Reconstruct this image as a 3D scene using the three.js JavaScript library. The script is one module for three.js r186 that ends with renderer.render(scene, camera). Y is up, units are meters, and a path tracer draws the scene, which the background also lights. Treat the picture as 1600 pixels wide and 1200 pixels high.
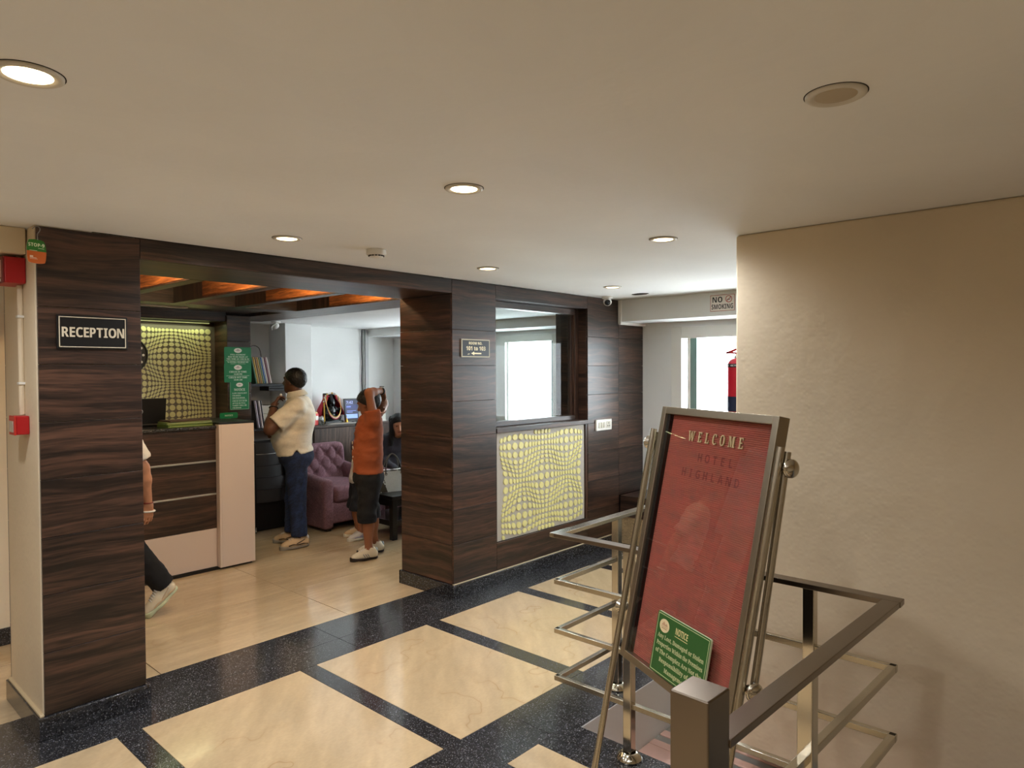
import * as THREE from 'three';
import { RoundedBoxGeometry } from 'three/addons/geometries/RoundedBoxGeometry.js';
import { TextGeometry } from 'three/addons/geometries/TextGeometry.js';
import { mergeGeometries, mergeVertices } from 'three/addons/utils/BufferGeometryUtils.js';
import { FontLoader } from 'three/addons/loaders/FontLoader.js';
import { RectAreaLightUniformsLib } from 'three/addons/lights/RectAreaLightUniformsLib.js';
import { ImprovedNoise } from 'three/addons/math/ImprovedNoise.js';

// ---------- camera, sky, lamps, exposure ----------
const scene = new THREE.Scene();
const camera = new THREE.PerspectiveCamera(2 * Math.atan(600 / 1071.645) * 180 / Math.PI, 4 / 3, 0.05, 100);
{
  const yaw = 0.8353142, pitch = -0.0202984, roll = -0.0045567, V = (x, y, z) => new THREE.Vector3(x, y, z);
  const F = V(Math.cos(pitch) * Math.sin(yaw), Math.sin(pitch), -Math.cos(pitch) * Math.cos(yaw));
  const R = V(Math.cos(yaw), 0, Math.sin(yaw)), U = R.clone().cross(F);
  const R2 = R.clone().multiplyScalar(Math.cos(roll)).addScaledVector(U, Math.sin(roll));
  const U2 = U.clone().multiplyScalar(Math.cos(roll)).addScaledVector(R, -Math.sin(roll));
  camera.quaternion.setFromRotationMatrix(new THREE.Matrix4().makeBasis(R2, U2, F.clone().negate()));
  camera.position.set(0, 1.6, 0);
}
scene.add(camera);
scene.background = new THREE.Color(0.86, 0.95, 1.0);     // bright overcast sky
scene.backgroundIntensity = 9.0;
const renderer = new THREE.WebGLRenderer({ antialias: true });
renderer.toneMapping = THREE.LinearToneMapping;
renderer.toneMappingExposure = 1.6;
renderer.shadowMap.enabled = true;
RectAreaLightUniformsLib.init();
const LAMP = 2.5;                                          // candela of one ceiling downlight
const WARM = new THREE.Color(0.95, 0.98, 1.03);

// ---------- small helpers ----------
let seed = 12345;
const rnd = () => { seed = (seed + 0x6D2B79F5) | 0; let t = Math.imul(seed ^ (seed >>> 15), 1 | seed); t = (t + Math.imul(t ^ (t >>> 7), 61 | t)) ^ t; return ((t ^ (t >>> 14)) >>> 0) / 4294967296; };
const rr = (a, b) => a + (b - a) * rnd();
const clamp = (x, a = 0, b = 1) => Math.min(b, Math.max(a, x));
const mix = (a, b, t) => a + (b - a) * t;
const sstep = (a, b, x) => { const t = clamp((x - a) / (b - a)); return t * t * (3 - 2 * t); };
const taken = {};
function numbered(n) { if (!(n in taken)) { taken[n] = 0; return n; } taken[n]++; return n + '_' + String(taken[n]).padStart(3, '0'); }
function thing(name, label, category, [x, y, z] = [0, 0, 0], turn = 0, group) {
  const o = new THREE.Group(); o.name = numbered(name); o.position.set(x, y, z); o.rotation.y = turn;
  o.userData = { label, category }; if (group) o.userData.group = group; scene.add(o); return o;
}
function struct(name, pos = [0, 0, 0]) { const o = new THREE.Group(); o.name = numbered(name); o.position.set(...pos); o.userData.kind = 'structure'; scene.add(o); return o; }
function copyOf(src, [x, y, z], turn, label, group) {
  const c = src.clone(); c.name = numbered(src.name.replace(/_\d{3}$/, '')); c.position.set(x, y, z); c.rotation.y = turn;
  c.userData = { ...src.userData, label }; if (group) c.userData.group = group; scene.add(c); return c;
}
// texture coordinates in metres, by the main direction of each face
function metreUV(g, off = [0, 0], spin = false) {
  const q = g.index ? g.toNonIndexed() : g;
  const p = q.attributes.position, n = p.count, uv = new Float32Array(n * 2);
  const a = new THREE.Vector3(), b = new THREE.Vector3(), c = new THREE.Vector3(), m = new THREE.Vector3();
  for (let i = 0; i < n; i += 3) {
    a.fromBufferAttribute(p, i); b.fromBufferAttribute(p, i + 1); c.fromBufferAttribute(p, i + 2);
    m.crossVectors(b.clone().sub(a), c.clone().sub(a)); const ax = Math.abs(m.x), ay = Math.abs(m.y), az = Math.abs(m.z);
    [a, b, c].forEach((v, k) => {
      let u, w; if (ax >= ay && ax >= az) { u = v.z; w = v.y; } else if (ay >= az) { u = v.x; w = v.z; } else { u = v.x; w = v.y; }
      if (spin) [u, w] = [w, u]; uv[(i + k) * 2] = u + off[0]; uv[(i + k) * 2 + 1] = w + off[1];
    });
  }
  q.setAttribute('uv', new THREE.BufferAttribute(uv, 2)); return q;
}
function mesh(parent, name, geo, mat) { const m = new THREE.Mesh(geo, mat); m.name = name; parent.add(m); return m; }
function org(parent) { const v = new THREE.Vector3(); let o = parent; while (o && o !== scene) { v.add(o.position); o = o.parent; } return v; }
function boxGeo(w, h, d, r = 0.002) { r = Math.min(r, w * 0.45, h * 0.45, d * 0.45); return r > 0 ? new RoundedBoxGeometry(w, h, d, 1, r) : new THREE.BoxGeometry(w, h, d); }
// a box between world coordinates, as a child of parent (unturned parents)
function wb(parent, name, mat, x0, x1, y0, y1, z0, z1, r = 0.002, off, spin) {
  const o = org(parent), g = boxGeo(Math.abs(x1 - x0), Math.abs(y1 - y0), Math.abs(z1 - z0), r);
  g.translate((x0 + x1) / 2, (y0 + y1) / 2, (z0 + z1) / 2); const q = metreUV(g, off || [0, 0], spin); q.translate(-o.x, -o.y, -o.z);
  return mesh(parent, name, q, mat);
}
const lb = (parent, name, mat, cx, cy, cz, w, h, d, r = 0.002, off) => { const g = boxGeo(w, h, d, r); const q = metreUV(g, off || [0, 0]); q.translate(cx, cy, cz); return mesh(parent, name, q, mat); };
function tubeGeo(pts, r, seg = 24, rad = 10, closed = false) { return new THREE.TubeGeometry(new THREE.CatmullRomCurve3(pts.map((p) => new THREE.Vector3(...p)), closed), seg, r, rad, closed); }
function rodGeo(a, b, r, rad = 16, r2 = r) {
  const A = new THREE.Vector3(...a), B = new THREE.Vector3(...b), L = A.distanceTo(B), g = new THREE.CylinderGeometry(r2, r, L, rad);
  g.translate(0, L / 2, 0); g.applyQuaternion(new THREE.Quaternion().setFromUnitVectors(new THREE.Vector3(0, 1, 0), B.clone().sub(A).normalize())); g.translate(A.x, A.y, A.z); return g;
}
const lathe = (pts, n = 32) => new THREE.LatheGeometry(pts.map(([r, y]) => new THREE.Vector2(r, y)), n);

// ---------- textures ----------
function pnoise(nx, ny) {                                   // periodic value noise on a torus of nx by ny cells
  const t = new Float32Array(nx * ny); for (let i = 0; i < t.length; i++) t[i] = rnd();
  return (u, v) => {
    let x = u * nx, y = v * ny, xi = Math.floor(x), yi = Math.floor(y); let fx = x - xi, fy = y - yi; fx = fx * fx * (3 - 2 * fx); fy = fy * fy * (3 - 2 * fy);
    const X0 = ((xi % nx) + nx) % nx, X1 = (X0 + 1) % nx, Y0 = ((yi % ny) + ny) % ny, Y1 = (Y0 + 1) % ny;
    return mix(mix(t[Y0 * nx + X0], t[Y0 * nx + X1], fx), mix(t[Y1 * nx + X0], t[Y1 * nx + X1], fx), fy);
  };
}
const fbm = (list) => { const fs = list.map(([a, b, w]) => [pnoise(a, b), w]); const s = list.reduce((t, l) => t + l[2], 0); return (u, v) => fs.reduce((t, [f, w]) => t + f(u, v) * w, 0) / s; };
function dataTex(n, m, fn, size, srgb = true) {
  const d = new Uint8Array(n * m * 4);
  for (let j = 0; j < m; j++) for (let i = 0; i < n; i++) { const c = fn(i / n, j / m, i, j), k = (j * n + i) * 4; d[k] = clamp(c[0], 0, 255); d[k + 1] = clamp(c[1], 0, 255); d[k + 2] = clamp(c[2], 0, 255); d[k + 3] = 255; }
  const t = new THREE.DataTexture(d, n, m); t.wrapS = t.wrapT = THREE.RepeatWrapping; t.magFilter = THREE.LinearFilter; t.minFilter = THREE.LinearMipmapLinearFilter; t.generateMipmaps = true;
  if (srgb) t.colorSpace = THREE.SRGBColorSpace; t.repeat.set(1 / size[0], 1 / size[1]); t.needsUpdate = true; return t;
}
const lerp3 = (a, b, t) => [mix(a[0], b[0], t), mix(a[1], b[1], t), mix(a[2], b[2], t)];
function woodTex(dark, light, red, size, n = 1024, m = 1024) {
  const warp = fbm([[3, 5, 1], [7, 11, 0.5]]), band = fbm([[2, 20, 0.7], [3, 60, 1], [5, 120, 0.9]]), fine = fbm([[14, 190, 1], [34, 360, 1]]), tone = fbm([[3, 6, 1], [6, 14, 0.6]]), pore = fbm([[9, 150, 1], [20, 230, 0.7]]);
  return dataTex(n, m, (u, v) => {
    const w = v + (warp(u, v) - 0.5) * 0.05, b = band(u, w), f = fine(u, w), line = sstep(0.66, 0.8, pore(u, w)) * 0.5 + Math.pow(Math.abs(Math.sin((w * 6 + b * 2.0) * Math.PI)), 24) * 0.45;
    const t = clamp(0.42 + (b - 0.5) * 1.3 + (f - 0.5) * 0.7 + (tone(u, v) - 0.5) * 0.35 - line * 0.4);
    return lerp3(lerp3(dark, light, t), red, clamp((tone(u, v) - 0.55) * 2) * t);
  }, size);
}
const T = {};
T.wood = woodTex([28, 19, 14], [95, 66, 51], [90, 57, 40], [1.5, 1.1]);
T.lampGlowWood = woodTex([84, 44, 18], [176, 112, 56], [160, 84, 34], [0.7, 0.6], 512, 512);  // beam wood with the amber lamp glow put into its colour
T.cab = woodTex([52, 40, 34], [112, 92, 80], [104, 82, 66], [0.9, 0.7], 512, 512);
{
  const vein = fbm([[3, 3, 1], [7, 7, 0.6], [15, 15, 0.35], [31, 31, 0.2]]), wx = fbm([[4, 4, 1], [9, 9, 0.5]]), cloud = fbm([[5, 9, 1], [11, 23, 0.8], [30, 60, 0.4]]), grain = fbm([[120, 200, 1]]);
  T.marble = dataTex(1024, 1024, (u, v) => {
    const q = u * 2 + v * 3 + (vein(u, v) - 0.5) * 2.6, d1 = Math.abs(q - Math.round(q)), q2 = u * 5 + v * 4 + (vein(v, u) - 0.5) * 4, d2 = Math.abs(q2 - Math.round(q2)), l1 = Math.exp(-d1 * d1 / 0.00025), l2 = Math.exp(-d2 * d2 / 0.002) * sstep(0.5, 0.7, wx(v, u)), l3 = Math.exp(-d1 * d1 / 0.012);
    const c = cloud(u, v + u), br = 1 + (c - 0.5) * 0.15 + (grain(u, v) - 0.5) * 0.035;
    const s = clamp(l1 * 0.75 * sstep(0.45, 0.66, wx(u, v)) + l2 * 0.08 + l3 * 0.26 * wx(u, v));
    return lerp3([192 * br, 168 * br, 132 * br], [154, 120, 82], s * 0.5);
  }, [1.3, 1.3]);
  T.marbleLong = dataTex(1024, 1024, (u, v) => {
    const q = v * 4 + u + (vein(u, v) - 0.5) * 2.2, d1 = Math.abs(q - Math.round(q)), l1 = Math.exp(-d1 * d1 / 0.0012) * sstep(0.4, 0.65, wx(u, v)), c = cloud(u, v * 2), br = 1 + (c - 0.5) * 0.15 + (grain(u, v) - 0.5) * 0.04;
    return lerp3([194 * br, 171 * br, 136 * br], [156, 122, 82], l1 * 0.14);
  }, [1.6, 1.2]);
}
{
  const n = 512, buf = new Float32Array(n * n * 3), base = fbm([[20, 20, 1], [60, 60, 1], [128, 128, 1]]);
  for (let j = 0; j < n; j++) for (let i = 0; i < n; i++) { const b = base(i / n, j / n) * 34 + 22; buf.set([b, b, b * 1.06], (j * n + i) * 3); }
  for (let s = 0; s < 7500; s++) {
    const cx = rnd() * n, cy = rnd() * n, a = rr(1.2, 4.6), b = rr(0.7, 2.0), th = rr(0, 3.14), lv = Math.pow(rnd(), 1.5) * 155 + 42, blue = rr(0.94, 1.1), R = Math.ceil(a);
    for (let y = -R; y <= R; y++) for (let x = -R; x <= R; x++) {
      const p = (x * Math.cos(th) + y * Math.sin(th)) / a, q = (-x * Math.sin(th) + y * Math.cos(th)) / b, d = p * p + q * q; if (d > 1) continue;
      const k = ((((cy + y) | 0) + n) % n * n + (((cx + x) | 0) + n) % n) * 3, w = (1 - d) * 0.85; buf[k] = mix(buf[k], lv, w); buf[k + 1] = mix(buf[k + 1], lv, w); buf[k + 2] = mix(buf[k + 2], lv * blue, w);
    }
  }
  T.granite = dataTex(n, n, (u, v, i, j) => { const k = (j * n + i) * 3; return [buf[k], buf[k + 1], buf[k + 2]]; }, [0.55, 0.55]);
}
{
  const big = fbm([[5, 5, 1], [11, 11, 0.8], [23, 23, 0.5]]), fin = fbm([[70, 70, 1], [150, 150, 0.7]]), sm = fbm([[3, 4, 1], [6, 9, 0.6]]);
  T.plasterBump = dataTex(512, 512, (u, v) => { const h = 128 + (big(u, v) - 0.5) * 190 + (fin(u, v) - 0.5) * 40; return [h, h, h]; }, [1.6, 1.6], false);
  T.wall = dataTex(512, 512, (u, v) => { const b = 1 + (sm(u, v) - 0.5) * 0.10 + (big(u, v) - 0.5) * 0.05; return [230 * b, 213 * b, 184 * b]; }, [2.4, 2.4]);
  T.ceil = dataTex(512, 512, (u, v) => { const b = 1 + (sm(u, v) - 0.5) * 0.07 + (big(v, u) - 0.5) * 0.03; return [248 * b, 247 * b, 243 * b]; }, [3.1, 3.1]);
  T.white = dataTex(256, 256, (u, v) => { const b = 1 + (sm(u, v) - 0.5) * 0.08; return [228 * b, 229 * b, 227 * b]; }, [1.7, 1.7]);
  const w1 = fbm([[60, 60, 1], [120, 120, 1]]), w2 = fbm([[9, 9, 1], [20, 20, 0.7]]);
  T.purple = dataTex(256, 256, (u, v) => { const b = 0.95 + (w1(u, v) - 0.5) * 0.5 + (w2(u, v) - 0.5) * 0.15; return [126 * b, 92 * b, 103 * b]; }, [0.35, 0.35]);
  T.cloth = dataTex(256, 256, (u, v) => { const b = 1 + (w1(u, v) - 0.5) * 0.10 + (w2(u, v) - 0.5) * 0.06; return [238 * b, 238 * b, 238 * b]; }, [0.3, 0.3]);
  T.denim = dataTex(256, 256, (u, v) => { const b = 0.85 + (w1(u, v) - 0.5) * 0.5 + (w2(u, v) - 0.5) * 0.5; return [30 * b, 48 * b, 86 * b]; }, [0.3, 0.3]);
  T.steel = dataTex(256, 256, (u, v) => { const b = 128 + (w2(u, v) - 0.5) * 90 + (w1(u, v) - 0.5) * 60; return [b, b, b]; }, [0.25, 0.25], false);
  T.fleck = dataTex(256, 256, (u, v) => { const b = 0.86 + (w1(u, v) - 0.5) * 0.5 + (w2(u, v) - 0.5) * 0.2; return [188 * b, 160 * b, 118 * b]; }, [0.3, 0.3]);
}
function canvasTex(w, h, draw) { const c = document.createElement('canvas'); c.width = w; c.height = h; const x = c.getContext('2d'); draw(x, w, h); const t = new THREE.CanvasTexture(c); t.colorSpace = THREE.SRGBColorSpace; return t; }
const S = (p) => new THREE.MeshStandardMaterial(p), P = (p) => new THREE.MeshPhysicalMaterial(p);
const M = {
  wood: P({ map: T.wood, roughness: 0.36, clearcoat: 0.15, clearcoatRoughness: 0.3 }),
  woodCore: S({ color: '#1d1411', roughness: 0.8 }),
  cab: S({ map: T.cab, roughness: 0.45 }),
  marble: P({ map: T.marble, roughness: 0.13, clearcoat: 0.3, clearcoatRoughness: 0.06 }),
  marble2: P({ map: T.marbleLong, roughness: 0.15, clearcoat: 0.25, clearcoatRoughness: 0.08 }),
  granite: P({ map: T.granite, roughness: 0.17, clearcoat: 0.3, clearcoatRoughness: 0.08 }),
  grout: S({ color: '#2a241c', roughness: 0.9 }),
  ceil: S({ map: T.ceil, roughness: 0.85, bumpMap: T.plasterBump, bumpScale: 0.0035 }),
  wall: S({ map: T.wall, roughness: 0.6, bumpMap: T.plasterBump, bumpScale: 0.006 }),
  white: S({ map: T.white, roughness: 0.7 }),
  upvc: S({ color: '#e4e4de', roughness: 0.35 }),
  plaster: S({ color: '#cbb894', roughness: 0.8, bumpMap: T.plasterBump, bumpScale: 0.003 }),
  glass: P({ color: '#ffffff', transmission: 1, thickness: 0, roughness: 0.0, ior: 1.5 }),
  innerGlass: P({ color: '#e6f0ee', transmission: 1, thickness: 0, roughness: 0.0, ior: 1.5, specularIntensity: 0.35 }),
  lampGlowWood: S({ map: T.lampGlowWood, roughness: 0.5 }),
  glassTeal: S({ color: '#7d9a95', roughness: 0.15 }),
  steel: S({ color: '#bdb5a4', metalness: 1, roughness: 0.24, roughnessMap: null, bumpMap: T.steel, bumpScale: 0.0002 }),
  satin: S({ color: '#aea491', metalness: 1, roughness: 0.38, bumpMap: T.steel, bumpScale: 0.0002 }),
  dull: S({ color: '#82776a', metalness: 1, roughness: 0.3, bumpMap: T.steel, bumpScale: 0.0002 }),
  chrome: S({ color: '#c9c3b6', metalness: 1, roughness: 0.12 }),
  black: S({ color: '#0b0b0c', roughness: 0.4 }),
  blackMat: S({ color: '#141415', roughness: 0.85 }),
  counterWhite: S({ color: '#d8c6b8', roughness: 0.35 }),
  silver: S({ color: '#c8c8c4', metalness: 0.9, roughness: 0.3 }),
  red: S({ color: '#b0161a', roughness: 0.4 }), redDark: S({ color: '#7c1214', roughness: 0.45 }),
  plastic: S({ color: '#e9e7e0', roughness: 0.4 }),
  purple: S({ map: T.purple, roughness: 0.95 }),
  skinDark: S({ color: '#5a3826', roughness: 0.55 }), skinMid: S({ color: '#8f5a3c', roughness: 0.55 }), skinLight: S({ color: '#b98260', roughness: 0.55 }),
  hair: S({ color: '#0a0807', roughness: 0.5 }),
  cream: S({ map: T.cloth, color: '#f1ead8', roughness: 0.9 }), orange: S({ map: T.cloth, color: '#a8562f', roughness: 0.9 }), offwhite: S({ map: T.cloth, color: '#e6e1d6', roughness: 0.9 }),
  denim: S({ map: T.denim, roughness: 0.9 }), blackCloth: S({ map: T.cloth, color: '#15161a', roughness: 0.95 }), navyCloth: S({ map: T.cloth, color: '#1d222c', roughness: 0.95 }), greyCloth: S({ map: T.cloth, color: '#3c3c46', roughness: 0.95 }),
  shoeCream: S({ color: '#d9cdb2', roughness: 0.6 }), shoeWhite: S({ color: '#dcd8d2', roughness: 0.55 }), shoeTan: S({ color: '#cdb08a', roughness: 0.6 }), soleDark: S({ color: '#241a14', roughness: 0.7 }), soleWhite: S({ color: '#d8d4c4', roughness: 0.6 }), soleGrey: S({ color: '#8a8376', roughness: 0.6 }),
  eye: S({ color: '#9a8f86', roughness: 0.2 }), iris: S({ color: '#120a06', roughness: 0.15 }), lip: S({ color: '#7a3f34', roughness: 0.5 }),
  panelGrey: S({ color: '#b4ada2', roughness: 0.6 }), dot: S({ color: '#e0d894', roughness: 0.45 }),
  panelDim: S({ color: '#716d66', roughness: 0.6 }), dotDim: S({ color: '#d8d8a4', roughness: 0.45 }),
  greenEdge: S({ color: '#b8c29a', roughness: 0.5 }),
};
function glow(hex, k) { return S({ color: '#fff4e0', emissive: hex, emissiveIntensity: k, roughness: 0.5 }); }
const printMat = (tex, rough = 0.4) => S({ map: tex, roughness: rough });
// a flat printed face (uv 0..1) of w by h facing +z, with its own thin body
function printFace(parent, name, tex, w, h, cx, cy, cz, rough) { const g = new THREE.PlaneGeometry(w, h); g.translate(cx, cy, cz); return mesh(parent, name, g, printMat(tex, rough)); }
function roundRect(w, h, r) { const s = new THREE.Shape(); s.moveTo(-w / 2 + r, -h / 2); s.lineTo(w / 2 - r, -h / 2); s.quadraticCurveTo(w / 2, -h / 2, w / 2, -h / 2 + r); s.lineTo(w / 2, h / 2 - r); s.quadraticCurveTo(w / 2, h / 2, w / 2 - r, h / 2); s.lineTo(-w / 2 + r, h / 2); s.quadraticCurveTo(-w / 2, h / 2, -w / 2, h / 2 - r); s.lineTo(-w / 2, -h / 2 + r); s.quadraticCurveTo(-w / 2, -h / 2, -w / 2 + r, -h / 2); return s; }
function shapeFace(shape, w, h) { const g = new THREE.ShapeGeometry(shape, 8); const p = g.attributes.position, uv = g.attributes.uv; for (let i = 0; i < p.count; i++) uv.setXY(i, p.getX(i) / w + 0.5, p.getY(i) / h + 0.5); return g; }

// ---------- the setting ----------
const CEIL = 2.235, SOFFIT = 2.135;
// floor: screed, then every granite strip and marble tile as a slab of its own
{
  const floor = struct('floor', [0, 0, 0]);
  const slab = (x0, x1, z0, z1) => wb(floor, 'screed', M.grout, x0, x1, -0.22, -0.0045, z0, z1, 0);
  slab(-3.2, 2.452, -7.45, 3.1); slab(2.452, 5.95, -7.45, -1.824); slab(3.38, 5.95, -1.824, 0.3);
  const tile = (n, m, x0, x1, z0, z1, off, J = 0.0009) => wb(floor, n, m, x0 + J, x1 - J, -0.0045, rr(-0.0004, 0), z0 + J, z1 - J, 0.0009, off || [rr(0, 5), rr(0, 5)]);
  // marble tiles of the hall and the strips between them
  const xe = [[-2.4, -1.62], [-1.52, -0.74], [-0.64, 0.15], [0.25, 1.037], [1.14, 1.929], [2.028, 2.813], [2.922, 3.683], [3.79, 4.56], [4.67, 5.33]];
  const rows = [[-3.281, -2.145], [-1.871, -0.74], [-0.47, 0.66], [0.93, 2.06]];
  rows.forEach(([z0, z1], r) => xe.forEach(([x0, x1], i) => {
    let a = x0, b = x1; if (r > 0) { if (x0 > 2.225) return; b = Math.min(x1, 2.225); }
    tile('marble_tile', M.marble, a, b, z0, z1);
    if (i > 0) { const g0 = xe[i - 1][1]; if (!(r > 0 && g0 > 2.2)) tile('granite_strip', M.granite, g0, Math.min(x0, r > 0 ? 2.225 : 9), z0, z1); }
  }));
  for (const [z0, z1] of [[-3.505, -3.281], [-3.798, -3.505]]) for (let x = -2.4; x < 5.3; x += 1.18) tile('granite_border', M.granite, x, Math.min(x + 1.18, 5.33), z0, z1);
  for (let x = -2.4; x < 5.3; x += 1.18) tile('granite_border', M.granite, x, Math.min(x + 1.18, 5.33), -2.145, x > 1.3 && x < 2 ? -1.871 : -1.871);
  tile('granite_border', M.granite, 2.225, 2.46, -1.871, -0.66); tile('granite_border', M.granite, 2.225, 2.46, -0.66, 0.55); tile('granite_border', M.granite, 2.225, 2.46, 0.55, 2.06);
  tile('granite_border', M.granite, 2.46, 3.6, -1.871, -1.82); tile('granite_border', M.granite, 3.6, 5.33, -1.871, -1.82);
  for (const [z0, z1] of [[-0.74, -0.47], [0.66, 0.93], [2.06, 2.4]]) for (let x = -2.4; x < 2.2; x += 1.18) tile('granite_border', M.granite, x, Math.min(x + 1.18, 2.225), z0, z1);
  tile('granite_border', M.granite, -3.0, -2.4, -3.798, 2.4); tile('granite_border', M.granite, 5.33, 5.75, -3.49, -1.82); tile('granite_border', M.granite, -3, 2.225, 2.4, 2.8);
  for (const [x0, x1] of [[3.38, 4.55], [4.55, 5.75]]) for (const [z0, z1] of [[-1.82, -0.8], [-0.8, 0.2]]) tile('granite_border', M.granite, x0, x1, z0, z1);
  // the larger tiles of the reception room and of the passage
  for (let i = -3; i < 4; i++) for (let j = 0; j < 5; j++) {
    const x0 = Math.max(1.417 + 1.178 * i, -3), x1 = Math.min(1.417 + 1.178 * (i + 1), 5.75), z1 = -3.798 - 0.75 * j, z0 = Math.max(z1 - 0.75, -7.35);
    if (x1 > x0 && z1 > z0) tile('marble_tile', M.marble2, x0, x1, z0, z1, null, 0.002);
  }
}
// ceilings
{
  const roof = struct('roof'); wb(roof, 'roof_slab', M.plaster, -3.3, 6.0, 2.421, 2.52, -7.55, 3.15, 0);
  const c = struct('ceiling'); wb(c, 'ceiling_board', M.ceil, -3.2, 5.95, CEIL, 2.42, -3.5, 3.1, 0);
  wb(c, 'ceiling_board', M.ceil, -3.2, 0.82, CEIL, 2.42, -5.1, -3.5, 0);
  const b = struct('ceiling'); wb(b, 'ceiling_board', M.white, 3.70, 5.95, SOFFIT, 2.42, -7.5, -3.85, 0);
  wb(b, 'ceiling_board', M.white, 3.27, 3.70, SOFFIT + 0.004, 2.42, -7.5, -6.99, 0);
  wb(b, 'ceiling_board', M.wood, 0.8, 3.3, SOFFIT + 0.03, 2.42, -7.5, -5.8, 0);
  wb(b, 'ceiling_board', M.ceil, 0.8, 3.3, 2.36, 2.42, -5.8, -4.06, 0);
}
// outer walls
{
  const w = struct('wall_left'); wb(w, 'wall_face', M.wall, -3.25, -3.0, 0, 2.4, -5.1, 3.1, 0);
  const w2 = struct('wall_front'); wb(w2, 'wall_face', M.wall, -3.0, 3.3, -0.0, 2.4, 2.8, 3.1, 0);
  const w3 = struct('wall_right');   // beige painted wall beside the stairs
  wb(w3, 'wall_face', M.wall, 3.147, 3.36, -0.2, CEIL, -1.408, 2.8, 0.012);
  wb(w3, 'wall_face', M.wall, 3.36, 5.75, -0.2, CEIL, 0.2, 0.4, 0);
  const w4 = struct('wall_passage'); wb(w4, 'wall_face', M.wall, -3.0, 1.0, 0, CEIL, -5.1, -4.9, 0.004); wb(w4, 'wall_face', M.white, 0.8, 1.0, 0, 2.3, -7.5, -5.1, 0);
  const bl = struct('baseboard_left'); wb(bl, 'baseboard', M.granite, -3.0, 1.004, 0, 0.1, -4.9, -4.885, 0.002);
  const w5 = struct('wall_back'); wb(w5, 'wall_face', M.white, 0.8, 5.95, 0, 2.3, -7.5, -7.35, 0);
  const col = struct('wall_column'); wb(col, 'column_face', M.white, 3.975, 4.31, 0, SOFFIT, -7.35, -7.0, 0.006);
  const w6 = struct('wall_window');
  const wins = [[-6.7, -5.62], [-5.37, -4.53], [-3.19, -1.3]];
  wb(w6, 'wall_face', M.white, 5.75, 5.95, 0, 0.96, -7.5, 0.4, 0); wb(w6, 'wall_face', M.white, 5.75, 5.95, 1.99, 2.42, -7.5, 0.4, 0);
  let z = -7.5; for (const [a, b] of wins) { wb(w6, 'wall_face', M.white, 5.75, 5.95, 0.96, 1.99, z, a, 0); z = b; } wb(w6, 'wall_face', M.white, 5.75, 5.95, 0.96, 1.99, z, 0.4, 0);
  const bm = struct('beam'); wb(bm, 'beam_face', M.white, 5.33, 5.75, 2.037, CEIL, -3.5, 0.2, 0.004); wb(bm, 'beam_face', M.white, 5.33, 5.75, 2.037, SOFFIT, -7.35, -3.85, 0.004);
  // a white cable trunking up the beam's end and along its underside
  wb(bm, 'cable_trunking', M.plastic, 5.318, 5.345, 2.02, CEIL, -3.499, -3.47, 0.002); wb(bm, 'cable_trunking', M.plastic, 5.318, 5.76, 2.012, 2.036, -3.499, -3.47, 0.002);
  // painted lintel over the passage, left of the clad column
  const lt = struct('lintel'); wb(lt, 'lintel_face', M.wall, -3.0, 0.815, 2.12, CEIL, -3.95, -3.62, 0.006);
  // windows: frame, sliding sash with green-edged glass, panes
  wins.forEach(([a, b], i) => {
    const win = struct('window_' + (i + 1)), y0 = 0.96, y1 = 1.99, F = i === 2 ? 0.105 : 0.075;
    const fr = (n, m, za, zb, ya, yb, x0 = 5.735, x1 = 5.83) => wb(win, n, m, x0, x1, ya, yb, za, zb, 0.004);
    fr('frame', M.upvc, a, a + F, y0, y1); fr('frame', M.upvc, b - F, b, y0, y1); fr('frame', M.upvc, a + F, b - F, y1 - F, y1); fr('frame', M.upvc, a + F, b - F, y0, y0 + F);
    fr('sill', M.upvc, a - 0.03, b + 0.03, y0 - 0.03, y0 + 0.002, 5.69, 5.76);
    const mids = i === 2 ? [-2.56] : [(a + b) / 2 + 0.9];
    if (i === 2) {
      for (const m of mids) fr('mullion', M.upvc, m - 0.0, m + 0.14, y0 + F, y1 - F);
      fr('sash_stile', M.upvc, -3.045, -3.02, y0 + F, y1 - F, 5.77, 5.80); fr('sash_stile', M.glassTeal, -3.02, -2.955, y0 + F, y1 - F, 5.785, 5.795);
    } else if (i === 1) { fr('sash_stile', M.upvc, a + F, a + F + 0.02, y0 + F, y1 - F, 5.77, 5.81); fr('sash_stile', M.glassTeal, b - F - 0.06, b - F, y0 + F, y1 - F, 5.785, 5.80); }
    const pg = new THREE.PlaneGeometry(b - a - 2 * F, y1 - y0 - 2 * F); pg.rotateY(-Math.PI / 2); pg.translate(5.79, (y0 + y1) / 2, (a + b) / 2); mesh(win, 'pane', pg, M.glass);
  });
}
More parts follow.
